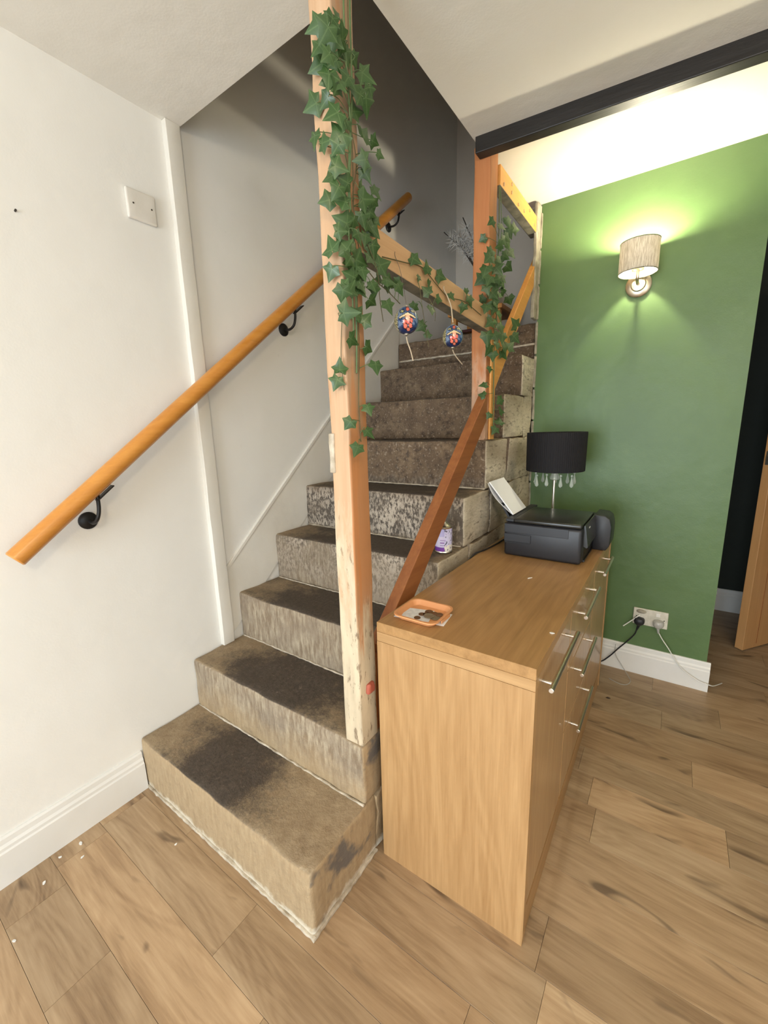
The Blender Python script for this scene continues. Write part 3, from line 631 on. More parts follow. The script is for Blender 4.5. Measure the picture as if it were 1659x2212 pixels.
obj('output_slot', bx(1.2488, 1.2512, 1.060, 1.245, 0.772, 0.824), m_blackd, pr)  # flat sheet, the slot's inner shade painted as near black
obj('output_tray', bx(1.20, 1.256, 1.065, 1.242, 0.7665, 0.7735), m_blackg, pr)
bm = NB(); prism(bm, [(1.2512, 0.7635), (1.302, 0.7635), (1.314, 0.785), (1.316, 0.86), (1.308, 0.893), (1.292, 0.905), (1.2512, 0.908)], 'y', 1.262, 1.395, 0.004); obj('ink_tank', bm, m_blackp, pr, smooth=True)
bm = NB(); prism(bm, [(0.957, 0.895), (0.9665, 0.895), (0.930, 0.955), (0.921, 0.955)], 'y', 1.10, 1.25); obj('paper_support', bm, m_blackp, pr)
pp = thing('paper_stack', 'stack of blank white paper leaning in the back of the printer', 'paper', (0.974, 1.175, 0.913))
def sheet(x_, z_, x2, z2, bulge, y0, y1, th):
    bm = NB(); n = 8; rows = []
    for k in range(n + 1):
        t = k / n; x = x_ + (x2 - x_) * t + bulge * math.sin(PI * t); z = z_ + (z2 - z_) * t
        rows.append([bm.verts.new((x, y0, z)), bm.verts.new((x, y1, z)), bm.verts.new((x - th, y1, z - th * 0.6)), bm.verts.new((x - th, y0, z - th * 0.6))])
    for a, b_ in zip(rows, rows[1:]):
        for q in range(4): bm.faces.new((a[q], a[(q + 1) % 4], b_[(q + 1) % 4], b_[q]))
    bm.faces.new(rows[0][::-1]); bm.faces.new(rows[-1]); bmesh.ops.recalc_face_normals(bm, faces=bm.faces); return bm
obj('sheet', sheet(0.982, 0.9145, 0.878, 1.042, 0.0, 1.090, 1.262, 0.004), m_paper, pp)
obj('sheet', sheet(0.975, 0.9145, 0.870, 1.036, -0.018, 1.092, 1.262, 0.001), m_paper, pp)

# ================================================================== table lamp
tlp = thing('table_lamp', 'table lamp with black pleated drum shade and crystal drops behind the printer', 'lamp', (1.043, 1.47, ZT))
LX, LY = 1.047, 1.47
bm = NB(); lathe(bm, [(0, 0.0), (0.062, 0.0), (0.064, 0.006), (0.058, 0.014), (0.02, 0.022), (0.008, 0.032), (0, 0.032)], (LX, LY, ZT), 32); obj('foot', bm, m_chrome, tlp, smooth=True)
bm = NB(); cyl(bm, (LX, LY, ZT + 0.03), (LX, LY, 1.112), 0.0058, 16); obj('stem', bm, m_chrome, tlp, smooth=True)
bm = NB(); rings = []
for (r_, z_) in ((0.124, 1.058), (0.1255, 1.060), (0.1265, 1.145), (0.1275, 1.230), (0.126, 1.232), (0.1235, 1.230), (0.1225, 1.145), (0.1215, 1.060)):
    rings.append([bm.verts.new((LX + (r_ + 0.0012 * math.sin(k * PI)) * math.cos(2 * PI * k / 180) + 0.0011 * (k % 2) * math.cos(2 * PI * k / 180), LY + (r_ + 0.0011 * (k % 2)) * math.sin(2 * PI * k / 180), z_)) for k in range(180)])
for a, b_ in zip(rings, rings[1:] + rings[:1]):
    for k in range(180): bm.faces.new((a[k], a[(k + 1) % 180], b_[(k + 1) % 180], b_[k]))
bmesh.ops.recalc_face_normals(bm, faces=bm.faces)
obj('lamp_shade', bm, m_shade_b, tlp)
bm = NB(); lathe(bm, [(0, 0), (0.011, 0), (0.011, 0.045), (0, 0.045)], (LX, LY, 1.100), 16); obj('bulb_holder', bm, m_chrome, tlp, smooth=True)
bm = NB(); lathe(bm, [(0, 0), (0.010, 0.002), (0.0165, 0.022), (0.015, 0.04), (0.006, 0.062), (0, 0.068)], (LX, LY, 1.145), 20); obj('bulb', bm, m_glassb, tlp, smooth=True)
bm = NB(); lathe(bm, [(0.006, 0.0), (0.020, 0.004), (0.023, 0.012), (0.016, 0.03), (0.008, 0.042), (0.006, 0.042)], (LX, LY, 1.012), 8); obj('crystal_collar', bm, m_crystal, tlp)
for k in range(9):
    a = 2 * PI * k / 9 + 0.35; x, y = LX + 0.085 * math.cos(a), LY + 0.085 * math.sin(a)
    bm = NB(); zt = 1.052 - 0.004 * (k % 3)
    lathe(bm, [(0, 0), (0.005, -0.004), (0.005, -0.008), (0.0015, -0.012), (0.003, -0.020), (0.0085, -0.046), (0.007, -0.054), (0, -0.060)], (x, y, zt), 8)
    bmesh.ops.scale(bm, vec=(1, 0.6, 1), verts=bm.verts, space=Matrix.Translation((-x, -y, 0)))
    d_ = obj('crystal_drop', bm, m_crystal, tlp)
    bm = NB(); cyl(bm, (x, y, zt - 0.002), (x, y, 1.075), 0.0006, 5); cyl(bm, (x, y, 1.074), (LX + 0.121 * math.cos(a), LY + 0.121 * math.sin(a), 1.074), 0.0008, 5); obj('wire', bm, m_iron, d_)

# ================================================================== wall lamp
WX, WY, WZ = 1.294, 1.662, 1.890
wl = thing('wall_lamp', 'lit wall lamp with beige linen drum shade on the green wall', 'lamp', (1.293, 1.764, 1.868))
bm = NB(); lathe(bm, [(0, 0.0005), (0.050, 0.0005), (0.051, 0.006), (0.046, 0.012), (0.030, 0.015), (0.026, 0.022), (0.012, 0.026), (0, 0.026)], (1.293, 1.764, 1.866), 40, '-y'); obj('wall_plate', bm, m_nickel, wl, smooth=True)
bm = NB(); tube(bm, spline([(1.293, 1.742, 1.866), (1.2935, 1.700, 1.860), (WX, 1.668, 1.868), (WX, WY, 1.893), (WX, WY, 1.915)], 6), 0.0065, 12); obj('arm', bm, m_nickel, wl, smooth=True)
bm = NB(); lathe(bm, [(0.0, 0.0), (0.0125, 0.0), (0.0105, 0.055), (0.0, 0.055)], (WX, WY, 1.913), 20); obj('bulb_holder', bm, m_nickel, wl, smooth=True)
bm = NB(); lathe(bm, [(0.020, 0.0), (0.024, 0.0), (0.024, 0.006), (0.020, 0.006)], (WX, WY, 1.900), 24, closed=True); obj('carrier_ring', bm, m_nickel, wl, smooth=True)
bm = NB(); lathe(bm, [(0.0735, 0.0), (0.0735, 0.118)], (WX, WY, WZ), 64); ls = obj('lamp_shade', bm, m_linen, wl, smooth=True)
bm = NB(); lathe(bm, [(0.0722, 0.001), (0.0722, 0.117)], (WX, WY, WZ), 64)
for f in bm.faces: f.normal_flip()
lin = obj('shade_lining', bm, m_lining, ls, smooth=True)
nt, b = base(m_lining); tl = nd(nt, 'ShaderNodeBsdfTranslucent', {'Color': (0.85, 0.8, 0.7, 1)}); ms = nd(nt, 'ShaderNodeMixShader', {0: 0.32, 1: b.outputs[0], 2: tl.outputs[0]}); nt.links.new(ms.outputs[0], nt.nodes['Material Output'].inputs[0])
for z_ in (WZ, WZ + 0.118):
    bm = NB(); lathe(bm, [(0.0743, -0.0015), (0.0747, 0), (0.0743, 0.0015), (0.0718, 0.0015), (0.0718, -0.0015)], (WX, WY, z_), 64, closed=True); obj('shade_rim', bm, m_mould, ls, smooth=True)
for a in (0.5, 2.6, 4.7):
    bm = NB(); cyl(bm, (WX + 0.018 * math.cos(a), WY + 0.018 * math.sin(a), WZ + 0.026), (WX + 0.0722 * math.cos(a), WY + 0.0722 * math.sin(a), WZ + 0.006), 0.0012, 6); obj('spider_wire', bm, m_white, ls)
bm = NB(); lathe(bm, [(0.008, -0.022), (0.0135, -0.012), (0.0145, 0.0), (0.013, 0.009), (0.008, 0.015), (0, 0.017)], (WX, WY, 1.991), 20); obj('bulb', bm, m_bulb, wl, smooth=True)   # the lit bulb is the light source

# ================================================================== socket, plugs and leads
sk = thing('wall_socket', 'white double socket low on the green wall', 'socket', (1.472, 1.765, 0.31))
bm = NB(); box(bm, 1.399, 1.545, 1.7545, 1.7648, 0.267, 0.353, 0.003, 2); obj('face_plate', bm, m_socket, sk)
for x in (1.432, 1.503): obj('switch', bx(x - 0.009, x + 0.009, 1.7515, 1.756, 0.325, 0.343, 0.001), m_white, sk)
for x in (1.414, 1.530):
    bm = NB(); lathe(bm, [(0, 0), (0.003, 0), (0.002, 0.0012), (0, 0.0014)], (x, 1.7546, 0.310), 10, '-y'); obj('screw', bm, m_screw, sk)
bm = NB(); lathe(bm, [(0, 0), (0.017, 0), (0.0165, 0.004), (0.012, 0.007), (0, 0.008)], (1.433, 1.7546, 0.338), 20, '-y'); bmesh.ops.scale(bm, vec=(1.25, 1, 0.62), verts=bm.verts, space=Matrix.Translation((-1.433, 0, -0.338))); obj('paint_smear', bm, m_rough, sk, smooth=True)
def plug(name, label, x, z, m, my, lead, r, mc):
    t = thing(name, label, 'plug', (x, 1.754, z))
    bm = NB(); lathe(bm, [(0, 0.0005), (0.024, 0.0005), (0.0235, 0.016), (0.020, 0.026), (0.012, 0.031), (0, 0.032)], (x, 1.754, z), 28, '-y')
    for v_ in bm.verts:
        if v_.co.z > z + 0.014: v_.co.z = z + 0.014 + (v_.co.z - z - 0.014) * 0.4
    obj('plug_body', bm, m, t, smooth=True)
    bm = NB(); cyl(bm, (x, 1.735, z - 0.018), (x - my, 1.737, z - 0.045), 0.0072, 12, 0.0045); obj('strain_relief', bm, m, t, smooth=True)
    obj('lead', tb(spline([(x - my, 1.737, z - 0.040)] + lead, 6), r, 8), mc, t, smooth=True)
    return t
plug('black_plug', 'black plug in the left hole of the white socket', 1.428, 0.290, m_blackp, 0.006, [(1.414, 1.736, 0.216), (1.385, 1.734, 0.170), (1.350, 1.733, 0.120), (1.310, 1.732, 0.060), (1.27, 1.730, 0.02), (1.2, 1.72, 0.006)], 0.0032, m_blackp)
plug('clear_plug', 'frosted clear plug in the right hole of the white socket', 1.508, 0.294, m_clear, -0.004, [(1.530, 1.737, 0.222), (1.560, 1.736, 0.180), (1.602, 1.735, 0.115), (1.640, 1.735, 0.080), (1.690, 1.735, 0.053), (1.732, 1.735, 0.046), (1.752, 1.77, 0.03), (1.79, 1.86, 0.006)], 0.0022, m_white)
tag(obj('thin_white_lead', tb([(1.427, 1.751, 0.319), (1.405, 1.735, 0.298), (1.362, 1.728, 0.252)], 0.0026, 8), m_white, org=(1.427, 1.751, 0.319)), 'short stiff white lead poking out of the socket above the black plug', 'cable')
tag(obj('thin_white_cable', tb(spline([(1.336, 1.738, 0.138), (1.339, 1.735, 0.085), (1.372, 1.735, 0.030), (1.408, 1.69, 0.004), (1.420, 1.645, 0.003), (1.404, 1.605, 0.003), (1.372, 1.600, 0.003), (1.33, 1.62, 0.003)], 6), 0.0015, 6), m_clear, org=(1.336, 1.735, 0.0)), 'thin pale cable looping down the skirting onto the floor beside the sideboard', 'cable')
tag(obj('black_power_cable', tb(spline([(0.972, 1.36, 0.80), (0.94, 1.30, 0.772), (0.905, 1.22, 0.769), (0.897, 1.12, 0.7675), (0.886, 1.02, 0.7678), (0.8715, 0.955, 0.7670), (0.8665, 0.89, 0.740)], 6), 0.0032, 8), m_blackp, org=(0.9, 1.1, ZT)), 'black cable trailing from the back of the printer down behind the sideboard', 'cable')

# ================================================================== tray of coins, paper, tin
tl_ = tag(obj('paper_slip', bx(0.893, 1.036, 0.338, 0.412, ZT + 0.0003, ZT + 0.0010), m_paper, org=(0.965, 0.375, ZT)), 'white paper slip lying under the peach tray', 'paper')
tl_.rotation_euler.z = 0.14
ty = thing('coin_tray', 'small peach plastic tray near the front corner of the sideboard', 'tray', (0.966, 0.375, ZT + 0.0012))
bm = NB()
def rr_(hx, hy, r, z, n=6):
    out = []
    for (sx, sy, a0) in ((1, 1, 0), (-1, 1, PI / 2), (-1, -1, PI), (1, -1, 1.5 * PI)):
        for k in range(n + 1):
            a = a0 + PI / 2 * k / n; out.append((0.966 + sx * (hx - r) + r * math.cos(a), 0.375 + sy * (hy - r) + r * math.sin(a), z))
    return out
zb = ZT + 0.0012
rings = [[bm.verts.new(p) for p in rr_(*q)] for q in ((0.054, 0.052, 0.018, zb), (0.062, 0.060, 0.022, zb + 0.0125), (0.0645, 0.0625, 0.023, zb + 0.0135), (0.0645, 0.0625, 0.023, zb + 0.0115), (0.066, 0.064, 0.024, zb + 0.0115), (0.066, 0.064, 0.024, zb + 0.015), (0.0605, 0.0585, 0.021, zb + 0.015), (0.0525, 0.0505, 0.017, zb + 0.0018))]
n_ = len(rings[0])
for a, b_ in zip(rings, rings[1:]):
    for k in range(n_): bm.faces.new((a[k], a[(k + 1) % n_], b_[(k + 1) % n_], b_[k]))
bm.faces.new(rings[0][::-1]); bm.faces.new(rings[-1]); bmesh.ops.recalc_face_normals(bm, faces=bm.faces)
obj('dish', bm, m_tray, ty, smooth=True)
bm = NB(); box(bm, 1.0305, 1.0335, 0.352, 0.401, zb + 0.002, zb + 0.0105, 0.0006, 1); obj('handle_tab', bm, m_tray, ty)
rc = tag(obj('receipt', bx(0.912, 0.992, 0.333, 0.402, zb + 0.0020, zb + 0.0026), m_slip, org=(0.957, 0.365, zb)), 'folded printed receipt under the coins in the peach tray', 'paper')
rc.rotation_euler.z = 0.25
coins = [(0.962, 0.347, 0.0090, 0), (0.962, 0.372, 0.0090, 0), (0.975, 0.378, 0.0120, 0), (0.972, 0.395, 0.0115, 0), (0.985, 0.369, 0.0140, 1), (0.990, 0.392, 0.0105, 0), (1.003, 0.371, 0.0140, 0), (1.006, 0.390, 0.0105, 1)]
cl_ = ['smallest coin lying apart on the receipt in the tray', 'small dark coin behind the lone coin in the tray', 'bronze coin second in the row of coins on the receipt', 'bronze coin furthest back in the peach tray', 'large round coin on top of the others in the tray', 'half hidden coin behind the large coin in the tray', 'large coin nearest the right side of the peach tray', 'upper coin at the right back of the peach tray']
for (x, y, r, up), lb in zip(coins, cl_):
    z = zb + 0.0029 + (0.0021 if up else 0)
    bm = NB(); lathe(bm, [(0, 0), (r - 0.0004, 0), (r, 0.0003), (r, 0.0015), (r - 0.0006, 0.0019), (r - 0.0012, 0.0016), (0, 0.0016)], (x, y, z), 28)
    tag(obj('coin', bm, m_coin if r > 0.0125 else m_coin2, org=(x, y, z), smooth=True), lb, 'coin', 'coins in the peach tray')

def paint_by(o, fn, layer='paint'):
    me = o.data; ca = me.color_attributes.new(layer, 'FLOAT_COLOR', 'POINT')
    for i, v_ in enumerate(me.vertices): ca.data[i].color = (*fn(v_.co), 1)
tn = thing('tin_can', 'tin with purple and white flowered label standing on the fourth stair', 'tin', (0.806, 0.815, hs[4]))
zt = hs[4] + 0.0035
bm = NB(); lathe(bm, [(0, 0.002), (0.030, 0.002), (0.031, 0), (0.0325, 0.001), (0.0325, 0.004), (0.0318, 0.005), (0.0318, 0.094), (0.0325, 0.095), (0.0325, 0.098), (0.0305, 0.0985), (0.024, 0.104), (0.014, 0.112), (0.013, 0.116), (0, 0.117)], (0.806, 0.815, zt), 40); obj('can', bm, m_tin, tn, smooth=True)
bm = NB(); N_, K_ = 96, 40
g_ = [[bm.verts.new((0.806 + 0.0322 * math.cos(2 * PI * a / N_), 0.815 + 0.0322 * math.sin(2 * PI * a / N_), zt + 0.006 + 0.086 * k / K_)) for a in range(N_)] for k in range(K_ + 1)]
for a, b_ in zip(g_, g_[1:]):
    for k in range(N_): bm.faces.new((a[k], a[(k + 1) % N_], b_[(k + 1) % N_], b_[k]))
lb = obj('label', bm, m_label, tn, smooth=True)
def label_paint(p):
    a = math.atan2(p.y, p.x) + 1.05; h = (p.z - 0.0095) / 0.086      # a: 0 is the side towards the room
    if h < 0.20 and a < 0.05: return (0.17, 0.045, 0.33)
    if a < 0.05: return (0.24, 0.10, 0.40) if abs(((h * 9) % 1) - 0.5) < 0.16 and h < 0.6 and a > -0.5 else ((0.62, 0.58, 0.78) if h < 0.66 else (0.45, 0.42, 0.70))
    n1 = noise.noise(Vector((a * 5, h * 7, 3)))
    if n1 > 0.28: return (0.10, 0.09, 0.16)
    if n1 < -0.33: return (0.45, 0.36, 0.66)
    return (0.78, 0.74, 0.66) if h < 0.3 else (0.66, 0.63, 0.84)
paint_by(lb, label_paint)

# ================================================================== hanging painted eggs
def seg(px, py, ax, ay, bx_, by):
    dx, dy = bx_ - ax, by - ay; t = max(0, min(1, ((px - ax) * dx + (py - ay) * dy) / (dx * dx + dy * dy))); return math.hypot(px - ax - t * dx, py - ay - t * dy)
def egg_paint(p, az):
    x, y, z = p; a = math.atan2(y, x) - az; a = (a + PI) % (2 * PI) - PI; h = z / 0.0335; u = a * math.sqrt(max(0.0, 1 - h * h)) / 1.05     # u: across, h: up
    col = (0.030, 0.065, 0.17) if noise.noise(Vector((u * 3, h * 3, 7))) < 0.08 else (0.16, 0.23, 0.36)
    if h < -0.62: col = (0.018, 0.030, 0.10)
    if u < -0.72: col = (0.16, 0.15, 0.06) if noise.noise(Vector((u * 12, h * 12, 1))) < 0.15 else (0.62, 0.55, 0.28)
    u -= 0.12
    for (cx, cy, rx, ry, c_) in ((0, 0.66, 0.12, 0.17, (0.55, 0.10, 0.06)), (0, -0.02, 0.17, 0.22, (0.85, 0.42, 0.27)), (0, -0.28, 0.15, 0.17, (0.80, 0.13, 0.09)), (-0.27, -0.30, 0.11, 0.16, (0.82, 0.16, 0.11)), (0.27, -0.20, 0.11, 0.16, (0.82, 0.16, 0.11)), (-0.20, -0.58, 0.13, 0.15, (0.84, 0.20, 0.14)), (0.19, -0.55, 0.13, 0.15, (0.84, 0.20, 0.14)), (0.02, -0.78, 0.12, 0.09, (0.80, 0.22, 0.15))):
        d = math.hypot((u - cx) / rx, (h - cy) / ry)
        if d < 1: return c_
        if d < 1.32: col = (0.006, 0.006, 0.010)
    for s_ in (-1, 1):
        for (a0, b0, a1, b1, c_) in ((0, 0.30, 0.62, 0.02, (0.75, 0.62, 0.38)), (0.05, 0.22, 0.42, 0.10, (0.80, 0.45, 0.15))):
            d = seg(u, h, s_ * a0, b0, s_ * a1, b1)
            if d < 0.055: return c_
            if d < 0.11: col = (0.006, 0.006, 0.010)
        d = math.hypot((u - s_ * 0.45) / 0.24, (h - 0.50) / 0.16)
        if 0.72 < d < 1.0: col = (0.008, 0.008, 0.010)
        elif d <= 0.72 and noise.noise(Vector((u * 16, h * 16, 2))) > 0.0: col = (0.55, 0.50, 0.16)
    return col
def egg(x, y, z, rail_z, label, r_t, ms_, tail, drops):
    t = thing('painted_egg', label, 'ornament', (x, y, z), 'painted eggs hanging from the guard rail')
    az = math.atan2(-0.5456 - y, 1.487 - x)
    bm = NB(); bmesh.ops.create_uvsphere(bm, u_segments=96, v_segments=64, radius=1.0)
    for v_ in bm.verts:
        q = v_.co; k = 0.0318 * (1 - 0.08 * q.z); v_.co = Vector((q.x * k + x, q.y * k + y, q.z * 0.0335 + z))
    e = obj('egg', bm, m_egg, t, smooth='all')
    paint_by(e, lambda p: egg_paint(p, az))
    bm = NB(); lathe(bm, [(0, 0.0325), (0.006, 0.0328), (0.005, 0.0355), (0.0015, 0.037), (0, 0.037)], (x, y, z), 14); obj('end_cap', bm, m_tin, t, smooth=True)
    bm = NB(); lathe(bm, [(0, -0.037), (0.0015, -0.037), (0.005, -0.0355), (0.006, -0.0328), (0, -0.0325)], (x, y, z), 14); obj('end_cap', bm, m_tin, t, smooth=True)
    s1 = [(x, y, z + 0.040)] + [(x + dx, y + dy, z + 0.04 + (rail_z - z - 0.04) * f) for (f, dx, dy) in drops] + [(0.8525, y + 0.004, rail_z), (0.8525, y + 0.004, rail_z + 0.01)]
    obj('hanging_string', tb(spline(s1, 5), r_t, 6), ms_, t, smooth=True)
    obj('ribbon_tail', tb(spline([(x, y, z - 0.040)] + [(x + a, y + b_, z - c_) for a, b_, c_ in tail], 6), 0.0016, 6), m_string, t, smooth=True)
egg(0.886, 0.437, 1.544, 1.705, 'larger nearer painted egg hanging on a grey thread', 0.0007, m_stringg, [(0.0, 0.004, 0.052), (0.004, 0.014, 0.075), (0.006, 0.022, 0.098)], [(0.3, -0.006, 0), (0.7, -0.018, 0.002)])
egg(0.886, 0.715, 1.548, 1.690, 'smaller looking painted egg on cream twine close to the far post', 0.0020, m_string, [(0.0, 0.010, 0.050), (0.004, 0.028, 0.064), (0.006, 0.060, 0.078)], [(0.2, -0.004, 0.003), (0.5, -0.010, 0.006), (0.8, -0.022, 0.004)])

# ================================================================== ivy garlands
def leaf_mesh(seed):
    r_ = random.Random(seed); bm = NB(); lay = bm.verts.layers.float.new('vein')
    j = lambda a: a * r_.uniform(0.88, 1.12)
    out = [(0.03, -0.02, 0), (j(0.30), -0.12, 0.8), (j(0.33), 0.08, 0), (j(0.53), j(0.27), 1), (j(0.262), 0.41, 0), (0.0, j(0.86), 1)]
    out = out + [(-x * r_.uniform(0.9, 1.1), y * r_.uniform(0.92, 1.05), v_) for x, y, v_ in out[-2::-1]]
    curl = r_.uniform(0.18, 0.42); fold = r_.uniform(0.06, 0.16)
    def z(x, y, ve): return -curl * ((x * 1.0) ** 2 + 0.6 * max(0, y - 0.2) ** 2) + (fold * abs(x) * 0.8 if ve else -0.02)
    def V(x, y, ve):
        v_ = bm.verts.new((x, y, z(x, y, ve))); v_[lay] = ve; return v_
    c_ = V(0, 0.16, 1.0); rim = [V(x, y, ve) for x, y, ve in out]
    mid = [V(x * 0.55, 0.16 + (y - 0.16) * 0.55, 1.0 if ve else 0.30) for x, y, ve in out]
    n = len(out)
    for i in range(n - 1):
        bm.faces.new((c_, mid[i], mid[i + 1])); bm.faces.new((mid[i], rim[i], rim[i + 1], mid[i + 1]))
    bmesh.ops.triangulate(bm, faces=bm.faces)
    me = bpy.data.meshes.new('leaf'); bm.to_mesh(me); bm.free(); me.materials.append(m_leaf)
    for p in me.polygons: p.use_smooth = True
    return me
LEAVES = [leaf_mesh(k) for k in range(7)]
CAMP = Vector((1.487, -0.546, 1.272))
def garland(label, loc, leaves, strands, seed, reach=0.12, extra=0.4):
    t = thing('ivy_garland', label, 'garland', loc); r_ = random.Random(seed); L0 = Vector(loc)
    pts = []
    for s_, rad, m in strands:
        sp = spline(s_, 7); pts += sp; obj('stem', tb(sp, rad, 6), m, t, smooth=True)
    pet = NB()
    dense = [q for q in leaves if sum(1 for a in leaves if (Vector(a[:3]) - Vector(q[:3])).length < 0.055) > 6]
    leaves = leaves + [(q[0] - r_.uniform(0.0, 0.008) * q[4], q[1] - r_.uniform(0.0, 0.008) * q[5], q[2] + r_.uniform(-0.03, 0.03), q[3] * 0.9, q[4], q[5]) for q in dense if r_.random() < extra]
    for (x, y, z, size, nx, ny) in leaves:
        P = Vector((x, y, z)); size *= r_.uniform(1.0, 1.24); near = min(pts, key=lambda q: (q - P).length)
        n = Vector((nx, ny, 0.10)) * 1.0 + (CAMP - P).normalized() * 0.6 + Vector((r_.gauss(0, 0.34), r_.gauss(0, 0.34), r_.gauss(0.10, 0.36)))
        n.normalize()
        away = P - near; away.z *= 0.6
        tip = Vector((0, 0, -1)) * r_.uniform(0.2, 0.9) + away.normalized() * 0.75 + Vector((r_.gauss(0, 0.45), r_.gauss(0, 0.45), r_.gauss(0, 0.45)))
        tip = (tip - n * tip.dot(n)).normalized(); sd = tip.cross(n)
        o = bpy.data.objects.new('leaf', r_.choice(LEAVES)); C.objects.link(o); o.parent = t
        bp = P - tip * size * 0.30
        o.matrix_local = Matrix.Translation(bp - L0) @ Matrix((sd, tip, n)).transposed().to_4x4() @ Matrix.Scale(size, 4)
        d = near - bp; q = near if d.length < reach else bp + d.normalized() * reach * 0.5
        m_ = bp.lerp(q, 0.5) + Vector((r_.uniform(-.006, .006), r_.uniform(-.006, .006), r_.uniform(0.0, .012)))
        tube(pet, spline([bp + tip * size * 0.12, bp, m_, q], 3), 0.0009, 4)
    o = obj('petiole', pet, m_vineg, t, smooth=True); o['kind'] = 'stuff'
    return t
IVY_POST = [(0.831,0.202,2.051,0.039,0,-1),(0.889,0.164,1.993,0.039,0.7,-0.7),(0.885,0.21,2.012,0.039,1,0),(0.894,0.175,2.013,0.033,0.7,-0.7),(0.883,0.205,2.048,0.025,1,0),
 (0.838,0.195,2.01,0.033,0,-1),(0.822,0.215,1.998,0.043,0,-1),(0.882,0.174,1.929,0.038,0.7,-0.7),(0.889,0.222,1.951,0.038,1,0),(0.881,0.294,2.002,0.038,1,0),
 (0.887,0.287,1.946,0.044,1,0),(0.803,0.213,1.936,0.042,0,-1),(0.882,0.187,1.877,0.044,0.7,-0.7),(0.876,0.204,1.849,0.045,0.7,-0.7),(0.811,0.203,1.868,0.036,0,-1),
 (0.837,0.203,1.852,0.035,0,-1),(0.864,0.31,1.907,0.04,1,0),(0.87,0.336,1.903,0.032,1,0),(0.877,0.199,1.971,0.033,0.7,-0.7),(0.888,0.192,1.923,0.037,1,0),
 (0.884,0.264,1.952,0.035,1,0),(0.868,0.273,2.023,0.029,1,0),(0.89,0.164,1.955,0.032,0.7,-0.7),(0.868,0.249,2.015,0.032,1,0),(0.849,0.202,1.921,0.036,0,-1),
 (0.867,0.277,1.933,0.032,1,0),(0.864,0.24,1.895,0.035,1,0),(0.887,0.303,1.977,0.03,1,0),(0.843,0.211,2.038,0.036,0,-1),(0.875,0.197,2.001,0.037,0.7,-0.7),
 (0.895,0.173,1.809,0.033,0.7,-0.7),(0.892,0.178,1.779,0.039,0.7,-0.7),(0.842,0.209,1.79,0.038,0,-1),(0.889,0.203,1.765,0.033,1,0),(0.883,0.183,1.744,0.038,0.7,-0.7),
 (0.839,0.2,1.744,0.038,0,-1),(0.875,0.208,1.736,0.035,0.7,-0.7),(0.888,0.266,1.831,0.038,1,0),(0.882,0.284,1.815,0.033,1,0),(0.889,0.33,1.869,0.025,1,0),
 (0.887,0.273,1.76,0.046,1,0),(0.872,0.309,1.75,0.045,1,0),(0.873,0.333,1.803,0.03,1,0),(0.868,0.219,1.703,0.045,1,0),(0.868,0.253,1.715,0.035,1,0),
 (0.866,0.328,1.724,0.037,1,0),(0.872,0.337,1.745,0.028,1,0),(0.843,0.202,1.656,0.045,0,-1),(0.87,0.216,1.654,0.041,0.7,-0.7),(0.882,0.236,1.647,0.035,1,0),
 (0.873,0.261,1.637,0.047,1,0),(0.872,0.317,1.68,0.049,1,0),(0.885,0.285,1.647,0.036,1,0),(0.876,0.349,1.655,0.048,1,0),(0.834,0.209,1.61,0.042,0,-1),
 (0.877,0.225,1.598,0.037,1,0),(0.882,0.261,1.613,0.036,1,0),(0.865,0.352,1.625,0.034,1,0),(0.889,0.354,1.617,0.036,1,0),(0.871,0.21,1.573,0.035,0.7,-0.7),
 (0.883,0.254,1.583,0.033,1,0),(0.886,0.293,1.592,0.032,1,0),(0.864,0.43,1.634,0.033,1,0),(0.884,0.248,1.681,0.035,1,0),(0.874,0.276,1.728,0.038,1,0),
 (0.879,0.311,1.768,0.034,1,0),(0.864,0.289,1.793,0.033,1,0),(0.871,0.192,1.8,0.028,0.7,-0.7),(0.875,0.197,1.676,0.035,0.7,-0.7),(0.889,0.207,1.622,0.032,1,0),
 (0.869,0.293,1.695,0.034,1,0),(0.889,0.179,1.55,0.042,0.7,-0.7),(0.888,0.208,1.565,0.032,1,0),(0.894,0.184,1.512,0.04,0.7,-0.7),(0.873,0.251,1.528,0.036,1,0),
 (0.873,0.304,1.563,0.038,1,0),(0.878,0.308,1.59,0.035,1,0),(0.884,0.263,1.515,0.036,1,0),(0.867,0.39,1.626,0.04,1,0),(0.883,0.413,1.617,0.035,1,0),
 (0.885,0.357,1.563,0.041,1,0),(0.886,0.21,1.463,0.033,1,0),(0.865,0.296,1.46,0.04,1,0),(0.889,0.292,1.415,0.039,1,0),(0.842,0.214,1.411,0.034,0,-1),
 (0.835,0.208,1.378,0.035,0,-1),(0.88,0.268,1.317,0.032,1,0),(0.893,0.177,1.283,0.034,0.7,-0.7),(0.873,0.275,1.262,0.033,1,0),(0.888,0.208,1.225,0.037,1,0),
 (0.878,0.259,1.576,0.029,1,0)]
IVY_RAIL = [(0.864,0.523,1.717,0.038,1,-0.2),(0.865,0.591,1.714,0.038,1,-0.2),(0.863,0.676,1.715,0.039,1,-0.2),(0.863,0.605,1.678,0.026,1,-0.2),(0.863,0.59,1.654,0.032,1,-0.2),
 (0.868,0.656,1.646,0.027,1,-0.2),(0.87,0.853,1.713,0.023,1,-0.2),(0.863,0.9,1.696,0.038,1,-0.2),(0.862,0.517,1.595,0.036,1,-0.2),(0.87,0.605,1.606,0.035,1,-0.2),
 (0.866,0.55,1.552,0.036,1,-0.2),(0.865,0.59,1.537,0.026,1,-0.2),(0.864,0.544,1.677,0.022,1,-0.2),(0.867,0.743,1.674,0.028,1,-0.2),(0.869,0.827,1.656,0.033,1,-0.2)]
